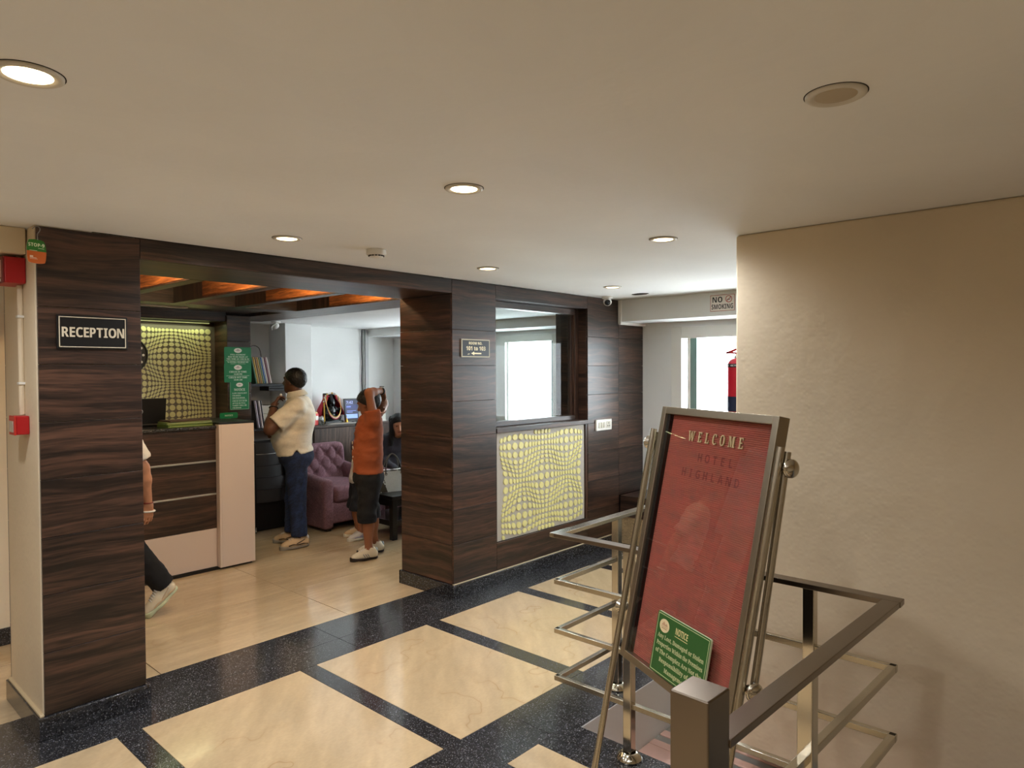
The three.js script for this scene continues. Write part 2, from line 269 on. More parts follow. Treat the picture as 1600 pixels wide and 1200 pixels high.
// stairwell under the floor: side walls, landing, steps going down
{
  const s = struct('wall_stairwell'); wb(s, 'wall_face', M.white, 2.462, 3.5, -1.7, -0.005, -1.95, -1.818, 0); wb(s, 'wall_face', M.white, 2.3, 2.46, -1.7, -0.2205, -1.95, 3.1, 0);
  wb(s, 'wall_face', M.white, 2.452, 3.36, -1.7, 0.01, 2.801, 3.09, 0); wb(s, 'wall_face', M.white, 3.38, 3.5, -1.7, -0.2205, -1.95, 0.3, 0);
  wb(s, 'wall_face', M.white, 3.148, 3.36, -1.7, -0.201, 0.2, 3.1, 0);
  const st = struct('floor_stairs'); wb(st, 'lower_floor', M.marble2, 2.3, 4.85, -1.82, -1.7, -2.0, 3.15, 0);
  const land = S({ color: '#c9a394', roughness: 0.4 });
  wb(st, 'landing', land, 2.462, 3.035, -0.36, -0.306, -1.816, -0.2, 0.004);
  for (let k = 0; k < 6; k++) { wb(st, 'step', k % 2 ? M.silver : land, 3.035 + 0.055 * k, 3.035 + 0.055 * (k + 1), -0.36, -0.306 - 0.004 * (k % 2), -1.816, -0.2, 0.003); }
   wb(st, 'landing', land, 2.46, 3.147, -1.7, -1.66, -0.2, 2.8, 0.004);
}
// wood cladding: every panel is a board of its own on a dark core, joints at the same heights all round
const SEAM = [0.10, 0.374, 0.626, 0.878, 1.13, 1.382, 1.634, 1.886, 2.135, 2.2345];
function clad(parent, axis, at, a0, a1, y0, y1, dir, seams = SEAM) {
  const G = 0.0011, TH = 0.014, ys = [y0, ...seams.filter((s) => s > y0 + 0.03 && s < y1 - 0.03), y1];
  for (let i = 0; i + 1 < ys.length; i++) {
    const off = [rr(0, 4), rr(0, 4)];
    if (axis === 'z') wb(parent, 'wood_panel', M.wood, a0 + G, a1 - G, ys[i] + G, ys[i + 1] - G, at, at - dir * TH, 0.0012, off);
    else wb(parent, 'wood_panel', M.wood, at, at - dir * TH, ys[i] + G, ys[i + 1] - G, a0 + G, a1 - G, 0.0012, off);
  }
}
const FZ = -3.5, BASE = 0.1;
{ // left column: clad front and right side, painted left side
  const c = struct('wall_column');
  wb(c, 'core', M.wall, 0.82, 1.226, 0, CEIL - 0.001, -4.055, FZ - 0.015, 0.003);
  const S2 = SEAM.filter((s) => s !== 2.135);
  clad(c, 'z', FZ, 0.824, 1.24, BASE, CEIL - 0.004, 1, S2); clad(c, 'x', 1.24, -4.06, FZ - 0.015, BASE, 2.133, 1, S2); clad(c, 'z', -4.07, 0.82, 1.24, BASE, 2.133, -1, S2);
  const b = struct('baseboard_left'); wb(b, 'baseboard', M.granite, 0.80, 1.256, 0, 0.098, FZ + 0.014, FZ - 0.012, 0.0025); wb(b, 'baseboard', M.granite, 0.80, 0.819, 0, 0.098, -4.07, FZ - 0.012, 0.0025); wb(b, 'baseboard', M.granite, 1.241, 1.256, 0, 0.098, -4.07, FZ - 0.012, 0.0025);
  wb(b, 'mortar_line', M.plaster, 0.806, 0.822, 0.098, 0.108, -4.06, FZ + 0.002, 0.002);
}
{ // right pillar, window partition and end of the clad wall
  const c = struct('wall_partition');
  wb(c, 'core', M.woodCore, 3.265, 3.68, 0, CEIL - 0.001, -4.055, FZ - 0.015, 0);
  wb(c, 'core', M.woodCore, 3.68, 5.75, 0, 1.135, -3.84, FZ - 0.03, 0); wb(c, 'core', M.woodCore, 3.68, 5.33, 2.145, CEIL - 0.001, -3.84, FZ - 0.015, 0); wb(c, 'core', M.woodCore, 4.862, 5.75, 1.135, 2.03, -3.84, FZ - 0.015, 0); wb(c, 'core', M.woodCore, 4.862, 5.33, 2.03, 2.145, -3.84, FZ - 0.015, 0);
  const S2 = SEAM.filter((s) => s !== 2.135);
  clad(c, 'z', FZ, 3.252, 3.693, BASE, CEIL - 0.004, 1, S2);
  clad(c, 'x', 3.252, -4.07, FZ - 0.015, BASE, 2.133, -1, S2); clad(c, 'z', -4.07, 3.252, 3.7, BASE, 2.133, -1, S2);
  clad(c, 'z', FZ, 4.846, 5.33, BASE, CEIL - 0.004, 1, S2); clad(c, 'z', FZ, 5.33, 5.748, 0.446, 2.033, 1, S2);
  clad(c, 'z', FZ, 3.693, 4.846, 2.128, CEIL - 0.004, 1, []); clad(c, 'z', FZ, 3.693, 4.846, BASE, 0.311, 1, []);
  clad(c, 'z', -3.85, 3.7, 4.846, BASE, 1.13, -1, S2); clad(c, 'z', -3.85, 4.846, 5.74, BASE, SOFFIT - 0.1, -1, S2);
  wb(c, 'recess_back', M.woodCore, 3.693, 4.846, 0.311, 1.13, FZ - 0.031, FZ - 0.045, 0);
  wb(c, 'trim', M.wood, 4.818, 4.845, 0.313, 1.128, FZ - 0.03, FZ - 0.004, 0.001, [1, 2], true);
  // ledge under the opening and boards lining the opening
  wb(c, 'ledge', M.wood, 3.694, 4.855, 1.13, 1.166, -3.85, FZ + 0.006, 0.003, [2, 1]);
  wb(c, 'opening_lining', M.wood, 4.846, 4.862, 1.166, 2.128, -3.85, FZ - 0.015, 0.001, [3, 1]); wb(c, 'opening_lining', M.wood, 3.68, 3.694, 1.166, 2.128, -3.85, FZ - 0.015, 0.001, [3.3, 1]);
  wb(c, 'opening_lining', M.wood, 3.694, 4.846, 2.128, 2.145, -3.85, FZ - 0.015, 0.001, [1.3, 1]);
  const b = struct('baseboard_right'); wb(b, 'baseboard', M.granite, 3.236, 5.33, 0, 0.098, FZ + 0.014, FZ - 0.012, 0.0025); wb(b, 'baseboard', M.granite, 3.236, 3.251, 0, 0.098, -4.085, FZ - 0.012, 0.0025); wb(b, 'baseboard', M.granite, 3.236, 3.70, 0, 0.098, -4.085, -4.071, 0.0025);
  wb(b, 'mortar_line', M.plaster, 3.25, 5.33, 0.098, 0.104, FZ - 0.01, FZ + 0.004, 0.001);
  const win = struct('window_4'), f = (x0, x1, y0, y1, z0 = -3.655, z1 = -3.598) => wb(win, 'frame', M.wood, x0, x1, y0, y1, z0, z1, 0.004, [rr(0, 3), rr(0, 3)], x1 - x0 < 0.1);
  f(3.695, 3.745, 1.167, 2.127); f(4.795, 4.845, 1.167, 2.127); f(3.745, 4.795, 2.077, 2.127); f(3.745, 4.795, 1.167, 1.205);
  f(4.775, 4.797, 1.205, 2.077, -3.665, -3.63); f(3.745, 3.765, 1.205, 2.077, -3.665, -3.63);
  const pg = new THREE.PlaneGeometry(1.06, 0.88); pg.translate(4.27, 1.64, -3.648); mesh(win, 'pane', pg, M.innerGlass);
}
{ // low ledge under the hall window
  const c = struct('wall_ledge'); wb(c, 'ledge_body', M.fleck = S({ map: T.fleck, roughness: 0.6 }), 5.345, 5.748, 0, 0.25, -3.485, -1.87, 0.003);
  wb(c, 'wood_panel', M.wood, 5.33, 5.748, 0.252, 0.445, -3.485, -1.87, 0.003, [1, 1]);
}
{ // beam over the reception opening and the timber pergola behind it
  const b = struct('beam'); wb(b, 'core', M.woodCore, 1.24, 3.252, SOFFIT + 0.016, CEIL - 0.001, -4.055, FZ - 0.015, 0);
  clad(b, 'z', FZ, 1.241, 3.251, SOFFIT, CEIL - 0.004, 1, []);
  wb(b, 'wood_panel', M.wood, 1.241, 3.251, SOFFIT, SOFFIT + 0.015, -4.06, FZ - 0.016, 0.001, [1, 2]); wb(b, 'wood_panel', M.wood, 1.241, 3.251, SOFFIT + 0.016, 2.36, -4.075, -4.061, 0.001, [1, 2.5]);
  const p = struct('ceiling_pergola');
  for (const x of [1.245, 1.712, 2.205, 2.70]) wb(p, 'timber_beam', M.wood, x, x + 0.085, SOFFIT, 2.36, -5.55, -4.076, 0.002, [rr(0, 3), rr(0, 3)], true);
  for (const x of [1.245, 1.712, 2.205, 2.70, 3.27]) { if (x > 1.3) wb(p, 'lamp_glow_panel', M.lampGlowWood, x - 0.003, x - 0.0005, SOFFIT + 0.012, 2.355, -5.03, -4.08, 0, [rr(0, 3), rr(0, 3)]); if (x < 3) wb(p, 'lamp_glow_panel', M.lampGlowWood, x + 0.0855, x + 0.088, SOFFIT + 0.012, 2.355, -5.03, -4.08, 0, [rr(0, 3), rr(0, 3)]); }  // orange glow painted on the beam sides, only near the pocket lamps
  wb(p, 'timber_beam', M.wood, 3.27, 3.70, SOFFIT, 2.36, -7.0, -4.076, 0.002, [2, 1], true);
  wb(p, 'timber_beam', M.wood, 0.85, 3.27, SOFFIT, 2.36, -5.80, -5.551, 0.002, [2, 3]);
  wb(p, 'timber_beam', M.wood, 0.85, 3.03, SOFFIT - 0.06, SOFFIT + 0.03, -6.62, -6.42, 0.002, [2, 3]);
}
{ // clad column behind the counter
  const c = struct('wall_column'); wb(c, 'core', M.woodCore, 3.04, 3.255, 0, SOFFIT, -6.9, -6.415, 0);
  clad(c, 'z', -6.4, 3.03, 3.265, 0.0, SOFFIT, 1); clad(c, 'x', 3.03, -6.9, -6.414, 0, SOFFIT, -1); clad(c, 'x', 3.265, -6.9, -6.414, 0, SOFFIT, 1);
  const w = struct('wall_reception'); wb(w, 'wall_face', M.wood, 0.85, 3.03, 0, SOFFIT, -6.9, -6.68, 0);
}

// ---------- things ----------
const fontBold = await new FontLoader().loadAsync('fonts/droid/droid_sans_bold.typeface.json');
const fontSerif = await new FontLoader().loadAsync('fonts/droid/droid_serif_bold.typeface.json');
function letters(parent, text, font, size, depth, mat, x0, x1, yBase, z, wide) {           // every letter a part, spread from x0 to x1
  const gs = [...text].map((ch) => { if (ch === ' ') return null; const g = new TextGeometry(ch, { font, size, depth, curveSegments: 4, bevelEnabled: false }); g.computeBoundingBox(); return g; });
  const ws = gs.map((g) => g ? g.boundingBox.max.x - g.boundingBox.min.x : size * 0.4), tot = ws.reduce((a, b) => a + b, 0);
  const sx = Math.min(1, (x1 - x0 - size * 0.09 * (text.length - 1)) / tot, wide || 1), gap2 = (x1 - x0 - tot * sx) / (text.length - 1);
  let x = x0; gs.forEach((g, i) => { if (g) { g.translate(-g.boundingBox.min.x, 0, 0); g.scale(sx, 1, 1); g.translate(x, yBase, z); mesh(parent, 'letter', g, mat); } x += ws[i] * sx + gap2; });
}
// downlights in the ceiling; those out of view are added to brighten the hall
{
  const rim = lathe([[0.046, -0.004], [0.052, -0.007], [0.060, -0.008], [0.066, -0.005], [0.0665, 0.0], [0.0655, 0.0]], 40);
  const lens = lathe([[0, -0.0035], [0.03, -0.004], [0.047, -0.004], [0.047, 0.0]], 40), well = lathe([[0.0665, -0.0008], [0.069, -0.0012], [0.069, 0]], 40);
  const on = glow('#ffe2b0', 9), off = S({ color: '#b9a98c', roughness: 0.4 }), white = S({ color: '#d6cfc0', roughness: 0.5 });
  const spots = [[0.403, -1.748, 1, 'largest lit round ceiling downlight at the far left of the hall ceiling'], [1.673, -1.735, 1, 'lit round ceiling downlight in the middle of the hall ceiling'],
    [1.719, -3.0, 1, 'lit round downlight in front of the reception opening, left of the smoke detector'], [3.08, -2.985, 1, 'lit round downlight in front of the room number sign pillar'],
    [2.98, -1.70, 1, 'lit round downlight nearest the corner of the beige stair wall'], [4.43, -2.965, 1, 'smallest lit downlight beside the security camera near the window'], [1.691, -0.516, 0, 'unlit round downlight above the stairs on the right of the ceiling'], [0.40, -3.0, 1, 'added unseen downlight brightening the painted side of the left column'], [0.40, -0.5, 1, 'added unseen downlight just above the viewer to light the hall'], [-0.9, -0.5, 1, 'added unseen downlight left of the viewer to light the hall'], [0.40, 0.75, 1, 'added unseen downlight behind the viewer to light the hall'], [-0.9, 0.75, 1, 'added unseen downlight at the rear by the left wall to light the hall'], [-0.9, -1.75, 1, 'added unseen downlight at the left wall near the passage'], [-1.9, -3.0, 1, 'added unseen downlight over the passage entrance']];
  spots.forEach(([x, z, lit, label]) => {
    const t = thing('ceiling_downlight', label, 'downlight', [x, CEIL, z], 0, 'round downlights in the hall ceiling');
    mesh(t, 'rim', rim, white); mesh(t, 'lens', lens, lit ? on : off); mesh(t, 'shadow_gap', well, M.woodCore);
    if (lit) { const s = new THREE.SpotLight(WARM, LAMP, 0, 1.48, 1, 2); s.position.set(0, -0.012, 0); s.target.position.set(0, -1, 0); s.shadow.radius = 2.0; t.add(s); t.add(s.target); }
  });
}
{ // warm lamps in the pergola pockets
  const cup = lathe([[0.0, 0.03], [0.03, 0.028], [0.04, 0.0], [0.044, 0.0], [0.044, 0.035], [0, 0.035]], 24), bulb = lathe([[0, 0.004], [0.034, 0.004], [0.034, 0.01]], 24);
  [1.50, 2.0, 2.49, 3.03].forEach((x, i) => {
    const t = thing('pocket_light', ['first', 'second', 'third', 'fourth'][i] + ' amber lamp from the left between the timber beams over reception', 'light', [x, 2.325, -4.32], 0, 'amber lamps between the timber beams');
    mesh(t, 'housing', cup, M.black); mesh(t, 'lens', bulb, glow('#ff9a3a', 2.5));
    const s = new THREE.PointLight(new THREE.Color(1, 0.7, 0.36), 0.7, 0, 2); s.position.set(0, -0.02, 0); t.add(s);
  });
  const t = thing('led_strip_light', 'pale green light strip along the top of the dotted reception panel', 'light', [2.3, 2.062, -6.6], 0);
  lb(t, 'diffuser', glow('#d8e08a', 0.22), 0, 0, 0, 1.3, 0.010, 0.02, 0.003); lb(t, 'channel', M.black, 0, 0.012, 0, 1.32, 0.01, 0.03, 0.002);
  const a = new THREE.RectAreaLight(new THREE.Color(0.9, 0.95, 0.5), 14, 1.3, 0.02); a.position.set(0, -0.009, 0); a.lookAt(0, -1, 0); a.rotation.set(-Math.PI / 2, 0, 0); t.add(a);
  const k = thing('shelf_trim', 'pale wooden trim strip under the rear pergola beam', 'trim', [0, 0, 0]); wb(k, 'strip', S({ color: '#b9a58c', roughness: 0.5 }), 0.9, 2.42, SOFFIT - 0.012, SOFFIT - 0.001, -5.86, -5.80, 0.002);
}
{ // smoke detector, ceiling hole, security cameras
  const t = thing('smoke_detector', 'small white round smoke detector on the ceiling before the reception beam', 'detector', [2.202, CEIL, -2.948]);
  mesh(t, 'base', lathe([[0, -0.004], [0.056, -0.004], [0.056, 0]], 32), M.plastic); mesh(t, 'body', lathe([[0.05, -0.004], [0.052, -0.02], [0.05, -0.028], [0.044, -0.032]], 32), M.plastic);
  mesh(t, 'sensor_cap', lathe([[0, -0.047], [0.02, -0.046], [0.034, -0.041], [0.036, -0.036], [0.036, -0.034]], 32), M.plastic);
  const slot = new THREE.BoxGeometry(0.011, 0.006, 0.006); for (let k = 0; k < 14; k++) { const a = k / 14 * 6.283, g = slot.clone(); g.rotateY(-a + Math.PI / 2); g.translate(Math.cos(a) * 0.0385, -0.034, Math.sin(a) * 0.0385); mesh(t, 'slot', g, M.black); }
  const h = thing('ceiling_vent', 'dark ragged vent hole in the ceiling before the white beam', 'vent', [4.998, CEIL, -3.07]); const sh = new THREE.Shape(); for (let k = 0; k <= 20; k++) { const a = k / 20 * 6.283, r = 0.07 * (1 + 0.12 * Math.sin(k * 5.1)); sh[k ? 'lineTo' : 'moveTo'](Math.cos(a) * r * 0.55, Math.sin(a) * r); }
  const hg = new THREE.ExtrudeGeometry(sh, { depth: 0.004, bevelEnabled: false }); hg.rotateX(Math.PI / 2); mesh(h, 'hole_cover', hg, M.blackMat); mesh(h, 'torn_rim', (() => { const g = new THREE.TorusGeometry(0.058, 0.005, 6, 28); g.scale(0.6, 1.05, 1); g.rotateX(Math.PI / 2); g.translate(0, -0.003, 0); return g; })(), S({ color: '#5b5348', roughness: 1 }));
  const cam = (name, label, pos, turn, tilt) => {
    const c = thing(name, label, 'camera', pos, turn); mesh(c, 'base', lathe([[0, -0.018], [0.045, -0.018], [0.05, -0.006], [0.05, 0]], 32), M.plastic);
    const g = new THREE.SphereGeometry(0.037, 28, 20); g.scale(1, 0.95, 1.12); g.rotateX(tilt); g.translate(0, -0.045, 0.008); mesh(c, 'dome', g, M.plastic);
    const q = lathe([[0, 0.004], [0.024, 0.0], [0.026, -0.012]], 28); q.rotateX(Math.PI / 2); q.translate(0, 0, 0.042); q.rotateX(tilt); q.translate(0, -0.045, 0.008); mesh(c, 'face', q, M.black);
    const l = new THREE.SphereGeometry(0.011, 16, 12); l.translate(0, 0, 0.044); l.rotateX(tilt); l.translate(0, -0.045, 0.008); mesh(c, 'lens', l, S({ color: '#26303a', roughness: 0.08 })); return c;
  };
  cam('security_camera', 'white dome security camera on the ceiling at the end of the clad wall', [5.0, CEIL, -3.40], -0.9, 0.3);
  const c2 = cam('security_camera', 'white security camera hanging above the shelf niche behind reception', [3.79, SOFFIT, -6.86], 3.5, 0.35);
  mesh(c2, 'bracket', tubeGeo([[0.03, -0.005, -0.02], [0.07, -0.03, -0.06], [0.10, -0.06, -0.03], [0.12, -0.10, -0.05]], 0.006, 16, 8), M.plastic);
}
// ---- signs ----
{
  const t = thing('reception_sign', 'black RECEPTION sign with cream border on the left clad column', 'sign', [1.034, 1.778, FZ + 0.0]);
  lb(t, 'plate', M.black, 0, 0, 0.006, 0.285, 0.15, 0.01, 0.002); const cr = S({ color: '#e2d6bd', roughness: 0.5 });
  for (const s of [-1, 1]) { lb(t, 'border', cr, 0, s * 0.066, 0.0125, 0.27, 0.004, 0.003, 0.001); lb(t, 'border', cr, s * 0.133, 0, 0.0125, 0.004, 0.136, 0.003, 0.001); }
  letters(t, 'RECEPTION', fontBold, 0.044, 0.004, cr, -0.124, 0.127, -0.022, 0.011);
  const r = thing('room_number_sign', 'dark room number sign with an arrow on the right pillar', 'sign', [3.474, 1.757, FZ]);
  lb(r, 'plate', S({ color: '#a9a193', roughness: 0.4, metalness: 0.5 }), 0, 0, 0.005, 0.286, 0.13, 0.01, 0.002);
  printFace(r, 'printed_face', canvasTex(560, 250, (x, w, h) => {
    x.fillStyle = '#10151c'; x.fillRect(0, 0, w, h); x.strokeStyle = '#d8c79a'; x.lineWidth = 6; x.strokeRect(5, 5, w - 10, h - 10); x.fillStyle = '#ecdcae'; x.textAlign = 'center'; x.textBaseline = 'middle';
    x.font = 'bold 54px sans-serif'; x.fillText('ROOM NO.', w / 2 - 6, 52); x.font = 'bold 82px sans-serif'; x.fillText('101 to 103', w / 2, 128, 500);
    x.fillRect(240, 190, 150, 20); x.beginPath(); x.moveTo(180, 200); x.lineTo(245, 172); x.lineTo(245, 228); x.fill(); x.save(); x.translate(130, 208); x.rotate(-0.7); x.fillRect(-18, -5, 22, 9); x.restore(); x.fillRect(140, 202, 10, 14);
  }), 0.278, 0.122, 0, 0, 0.0103, 0.35);
  const n = thing('no_smoking_sign', 'white NO SMOKING sign on the white beam above the window', 'sign', [5.33, 2.142, -2.494], -Math.PI / 2);
  lb(n, 'plate', M.plastic, 0, 0, 0.003, 0.215, 0.138, 0.004, 0.001);
  printFace(n, 'printed_face', canvasTex(512, 330, (x, w, h) => {
    x.fillStyle = '#e9e3da'; x.fillRect(0, 0, w, h); x.strokeStyle = '#a8413a'; x.lineWidth = 8; x.strokeRect(8, 8, w - 16, h - 16); x.fillStyle = '#121212'; x.textBaseline = 'middle'; x.font = 'bold 150px sans-serif'; x.fillText('NO', 36, 98, 230);
    x.font = 'bold 132px sans-serif'; x.fillText('SMOKING', 26, 238, 460); x.strokeStyle = '#b03028'; x.lineWidth = 13; x.beginPath(); x.arc(388, 94, 62, 0, 7); x.stroke(); x.fillStyle = '#222'; x.fillRect(348, 98, 66, 13); x.strokeStyle = '#333'; x.lineWidth = 7; x.beginPath(); x.moveTo(416, 96); x.quadraticCurveTo(440, 70, 410, 58); x.stroke();
    x.strokeStyle = '#b03028'; x.lineWidth = 12; x.beginPath(); x.moveTo(430, 48); x.lineTo(344, 140); x.stroke();
  }), 0.213, 0.136, 0, 0, 0.0053, 0.5);
  // hang tag
  const g = thing('hang_tag', 'green and orange STOP tag hanging from a hook beside the column top', 'tag', [0.813, 2.113, -3.455], 0.25); g.scale.setScalar(0.87);
  const shape = new THREE.Shape(); shape.moveTo(-0.036, -0.055); shape.quadraticCurveTo(0, -0.064, 0.036, -0.055); shape.quadraticCurveTo(0.043, -0.05, 0.045, 0); shape.quadraticCurveTo(0.043, 0.045, 0.032, 0.053); shape.quadraticCurveTo(0, 0.062, -0.034, 0.053); shape.quadraticCurveTo(-0.046, 0.03, -0.044, 0); shape.quadraticCurveTo(-0.044, -0.045, -0.036, -0.055);
  mesh(g, 'card', new THREE.ExtrudeGeometry(shape, { depth: 0.003, bevelEnabled: false }), S({ color: '#cfc8ae', roughness: 0.5 }));
  const fg = shapeFace(shape, 0.09, 0.12); fg.translate(0, 0, 0.0034); mesh(g, 'printed_face', fg, printMat(canvasTex(360, 480, (x, w, h) => {
    x.fillStyle = '#2c7a1c'; x.fillRect(0, 0, w, h / 2); x.fillStyle = '#d4661a'; x.fillRect(0, h / 2, w, h / 2); x.fillStyle = '#eef0c8'; x.font = 'bold 92px sans-serif'; x.fillText('STOP-9', 30, 150, 300); x.fillRect(210, 176, 110, 7); x.fillRect(52, 226, 140, 9); x.fillStyle = '#f2dcc0'; x.font = 'bold 40px sans-serif'; x.fillRect(58, 330, 60, 30); x.fillRect(58, 366, 120, 10); x.fillRect(58, 388, 140, 6);
  })));
  mesh(g, 'hook', tubeGeo([[0.006, 0.055, 0.002], [0.006, 0.085, 0.002], [0.014, 0.098, 0.002], [0.018, 0.113, 0.002], [0.008, 0.122, 0.002], [-0.006, 0.118, 0.0], [-0.010, 0.108, -0.01]], 0.0022, 30, 8), S({ color: '#8d8a82', roughness: 0.4 }));
}
{ // fire alarm boxes and conduit on the painted side of the left column
  const a = thing('fire_alarm_sounder', 'large red fire alarm sounder box high on the white column side', 'alarm', [0.82, 2.05, -3.74]);
  lb(a, 'case', M.red, -0.041, 0, 0, 0.08, 0.115, 0.185, 0.006); lb(a, 'front_plate', M.redDark, -0.083, 0, 0, 0.006, 0.115, 0.185, 0.002);
  lb(a, 'window_frame', S({ color: '#d8a89a', roughness: 0.4 }), -0.087, 0.004, 0.0, 0.004, 0.075, 0.13, 0.001); lb(a, 'window', M.redDark, -0.089, 0.004, 0.0, 0.003, 0.06, 0.115, 0.001); lb(a, 'label', M.plastic, -0.088, -0.045, 0.02, 0.002, 0.012, 0.08, 0.0005);
  const b = thing('fire_call_point', 'small red fire call point at chest height on the white column side', 'alarm', [0.82, 1.365, -3.68]);
  lb(b, 'case', M.red, -0.026, 0, 0, 0.05, 0.083, 0.09, 0.005); lb(b, 'cover', S({ color: '#c4322a', roughness: 0.35 }), -0.054, 0, 0, 0.008, 0.085, 0.095, 0.002); lb(b, 'glass_pane', S({ color: '#b9b1a2', roughness: 0.15 }), -0.0595, -0.005, 0, 0.003, 0.05, 0.062, 0.001);
  const c = thing('conduit', 'cream conduit running down the column between the red alarm boxes', 'conduit', [0.815, 0, -3.715]);
  mesh(c, 'pipe', rodGeo([-0.006, 1.41, 0], [-0.006, 1.99, 0], 0.0115), M.wall); mesh(c, 'elbow', tubeGeo([[-0.006, 2.11, 0], [-0.01, 2.15, 0], [-0.012, 2.2, -0.01], [-0.012, 2.232, -0.012]], 0.01, 14, 10), M.wall);
  for (const y of [1.55, 1.85]) lb(c, 'clip', M.plastic, -0.006, y, 0, 0.028, 0.012, 0.034, 0.003);
}
{ // switch plate
  const t = thing('switch_plate', 'white wall switch plate with socket on the clad wall by the window', 'switch', [5.075, 1.109, FZ]);
  lb(t, 'plate', M.plastic, 0, 0, 0.008, 0.235, 0.098, 0.016, 0.004); const sw = S({ color: '#cfcabb', roughness: 0.35 });
  for (let i = 0; i < 3; i++) lb(t, 'rocker', sw, -0.075 + i * 0.036, 0, 0.0185, 0.026, 0.05, 0.006, 0.002);
  lb(t, 'socket', sw, 0.062, 0, 0.017, 0.06, 0.06, 0.004, 0.002); for (const [x, y] of [[0, 0.014], [-0.013, -0.01], [0.013, -0.01]]) { const g = new THREE.CylinderGeometry(0.0045, 0.0045, 0.004, 12); g.rotateX(Math.PI / 2); g.translate(0.062 + x, y, 0.0195); mesh(t, 'socket_hole', g, M.black); }
}
// ---- dotted panels: discs follow a bulging grid ----
function dottedPanel(name, label, cx, cy, z, w, h, nx, ny, bulges, spread, backing = M.panelGrey, disc = M.dot) {
  const t = thing(name, label, 'panel', [cx, cy, z]);
  lb(t, 'backing', backing, 0, 0, 0, w, h, 0.012, 0.001);
  const warp = (u, v) => { let du = 0, dv = 0; for (const [a, b] of bulges) { const x = (u - a) * w / h * 1, y = v - b, r2 = x * x + y * y, k = 0.6 * Math.exp(-r2 / (spread * spread)); du += (u - a) * k; dv += (v - b) * k; } return [u + du, v + dv]; };
  const base = new THREE.CylinderGeometry(1, 1.06, 0.008, 18), all = []; base.rotateX(Math.PI / 2);
  for (let j = -1; j <= ny; j++) for (let i = -1; i <= nx; i++) {
    const u = (i + 0.5) / nx, v = (j + 0.5) / ny, [a, b] = warp(u, v), e = 0.01, [a1, b1] = warp(u + e, v), [a2, b2] = warp(u, v + e);
    if (a < 0.026 || a > 0.97 || b < 0.022 || b > 0.978) continue;
    const g = base.clone(), m = new THREE.Matrix4(), k = disc === M.dot ? 0.37 : 0.42;
    m.set((a1 - a) / e / nx * k * w, (a2 - a) / e / ny * k * w, 0, (a - 0.5) * w, (b1 - b) / e / nx * k * h, (b2 - b) / e / ny * k * h, 0, (b - 0.5) * h, 0, 0, 1, 0.0095, 0, 0, 0, 1);
    g.applyMatrix4(m); g.computeVertexNormals(); all.push([Math.abs((a1 - a) * (b2 - b) - (a2 - a) * (b1 - b)), g]);
  }
  all.sort((p, q) => q[0] - p[0]); for (const [, g] of all.slice(0, 300)) mesh(t, 'disc', g, disc);
  if (all.length > 300) mesh(t, 'small_discs', mergeGeometries(all.slice(300).map((q) => q[1])), disc).userData.kind = 'stuff';
  return t;
}
dottedPanel('dotted_panel', 'grey decorative panel of raised yellow discs under the inner window', 4.263, 0.7205, FZ - 0.022, 1.10, 0.815, 24, 18, [[0.2, 0.86], [0.78, 0.86], [0.02, 0.5], [0.5, 0.52], [0.97, 0.55], [0.25, 0.2], [0.8, 0.2]], 0.17);
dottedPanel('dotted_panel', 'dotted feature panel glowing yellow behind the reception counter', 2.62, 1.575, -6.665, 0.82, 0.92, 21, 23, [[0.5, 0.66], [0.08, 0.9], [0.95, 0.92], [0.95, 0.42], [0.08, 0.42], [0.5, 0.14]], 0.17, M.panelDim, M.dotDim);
{ // wall clock
  const t = thing('wall_clock', 'black round wall clock with pale marks behind the reception counter', 'clock', [2.235, 1.75, -6.652]);
  const d = new THREE.CylinderGeometry(0.165, 0.165, 0.03, 48); d.rotateX(Math.PI / 2); d.translate(0, 0, 0.018); mesh(t, 'case', d, M.black); mesh(t, 'rim', (() => { const g = new THREE.TorusGeometry(0.158, 0.009, 10, 48); g.translate(0, 0, 0.033); return g; })(), M.black);
  for (let k = 0; k < 12; k++) { const a = k / 12 * 6.283, g = new THREE.CylinderGeometry(0.011, 0.011, 0.004, 12); g.rotateX(Math.PI / 2); g.translate(Math.cos(a) * 0.125, Math.sin(a) * 0.125, 0.034); mesh(t, 'hour_mark', g, M.plastic); }
  for (const [a, l] of [[0.6, 0.07], [2.4, 0.1]]) { const g = boxGeo(0.008, l, 0.003, 0.001); g.translate(0, l / 2, 0.037); g.rotateZ(a); mesh(t, 'hand', g, M.plastic); }
}
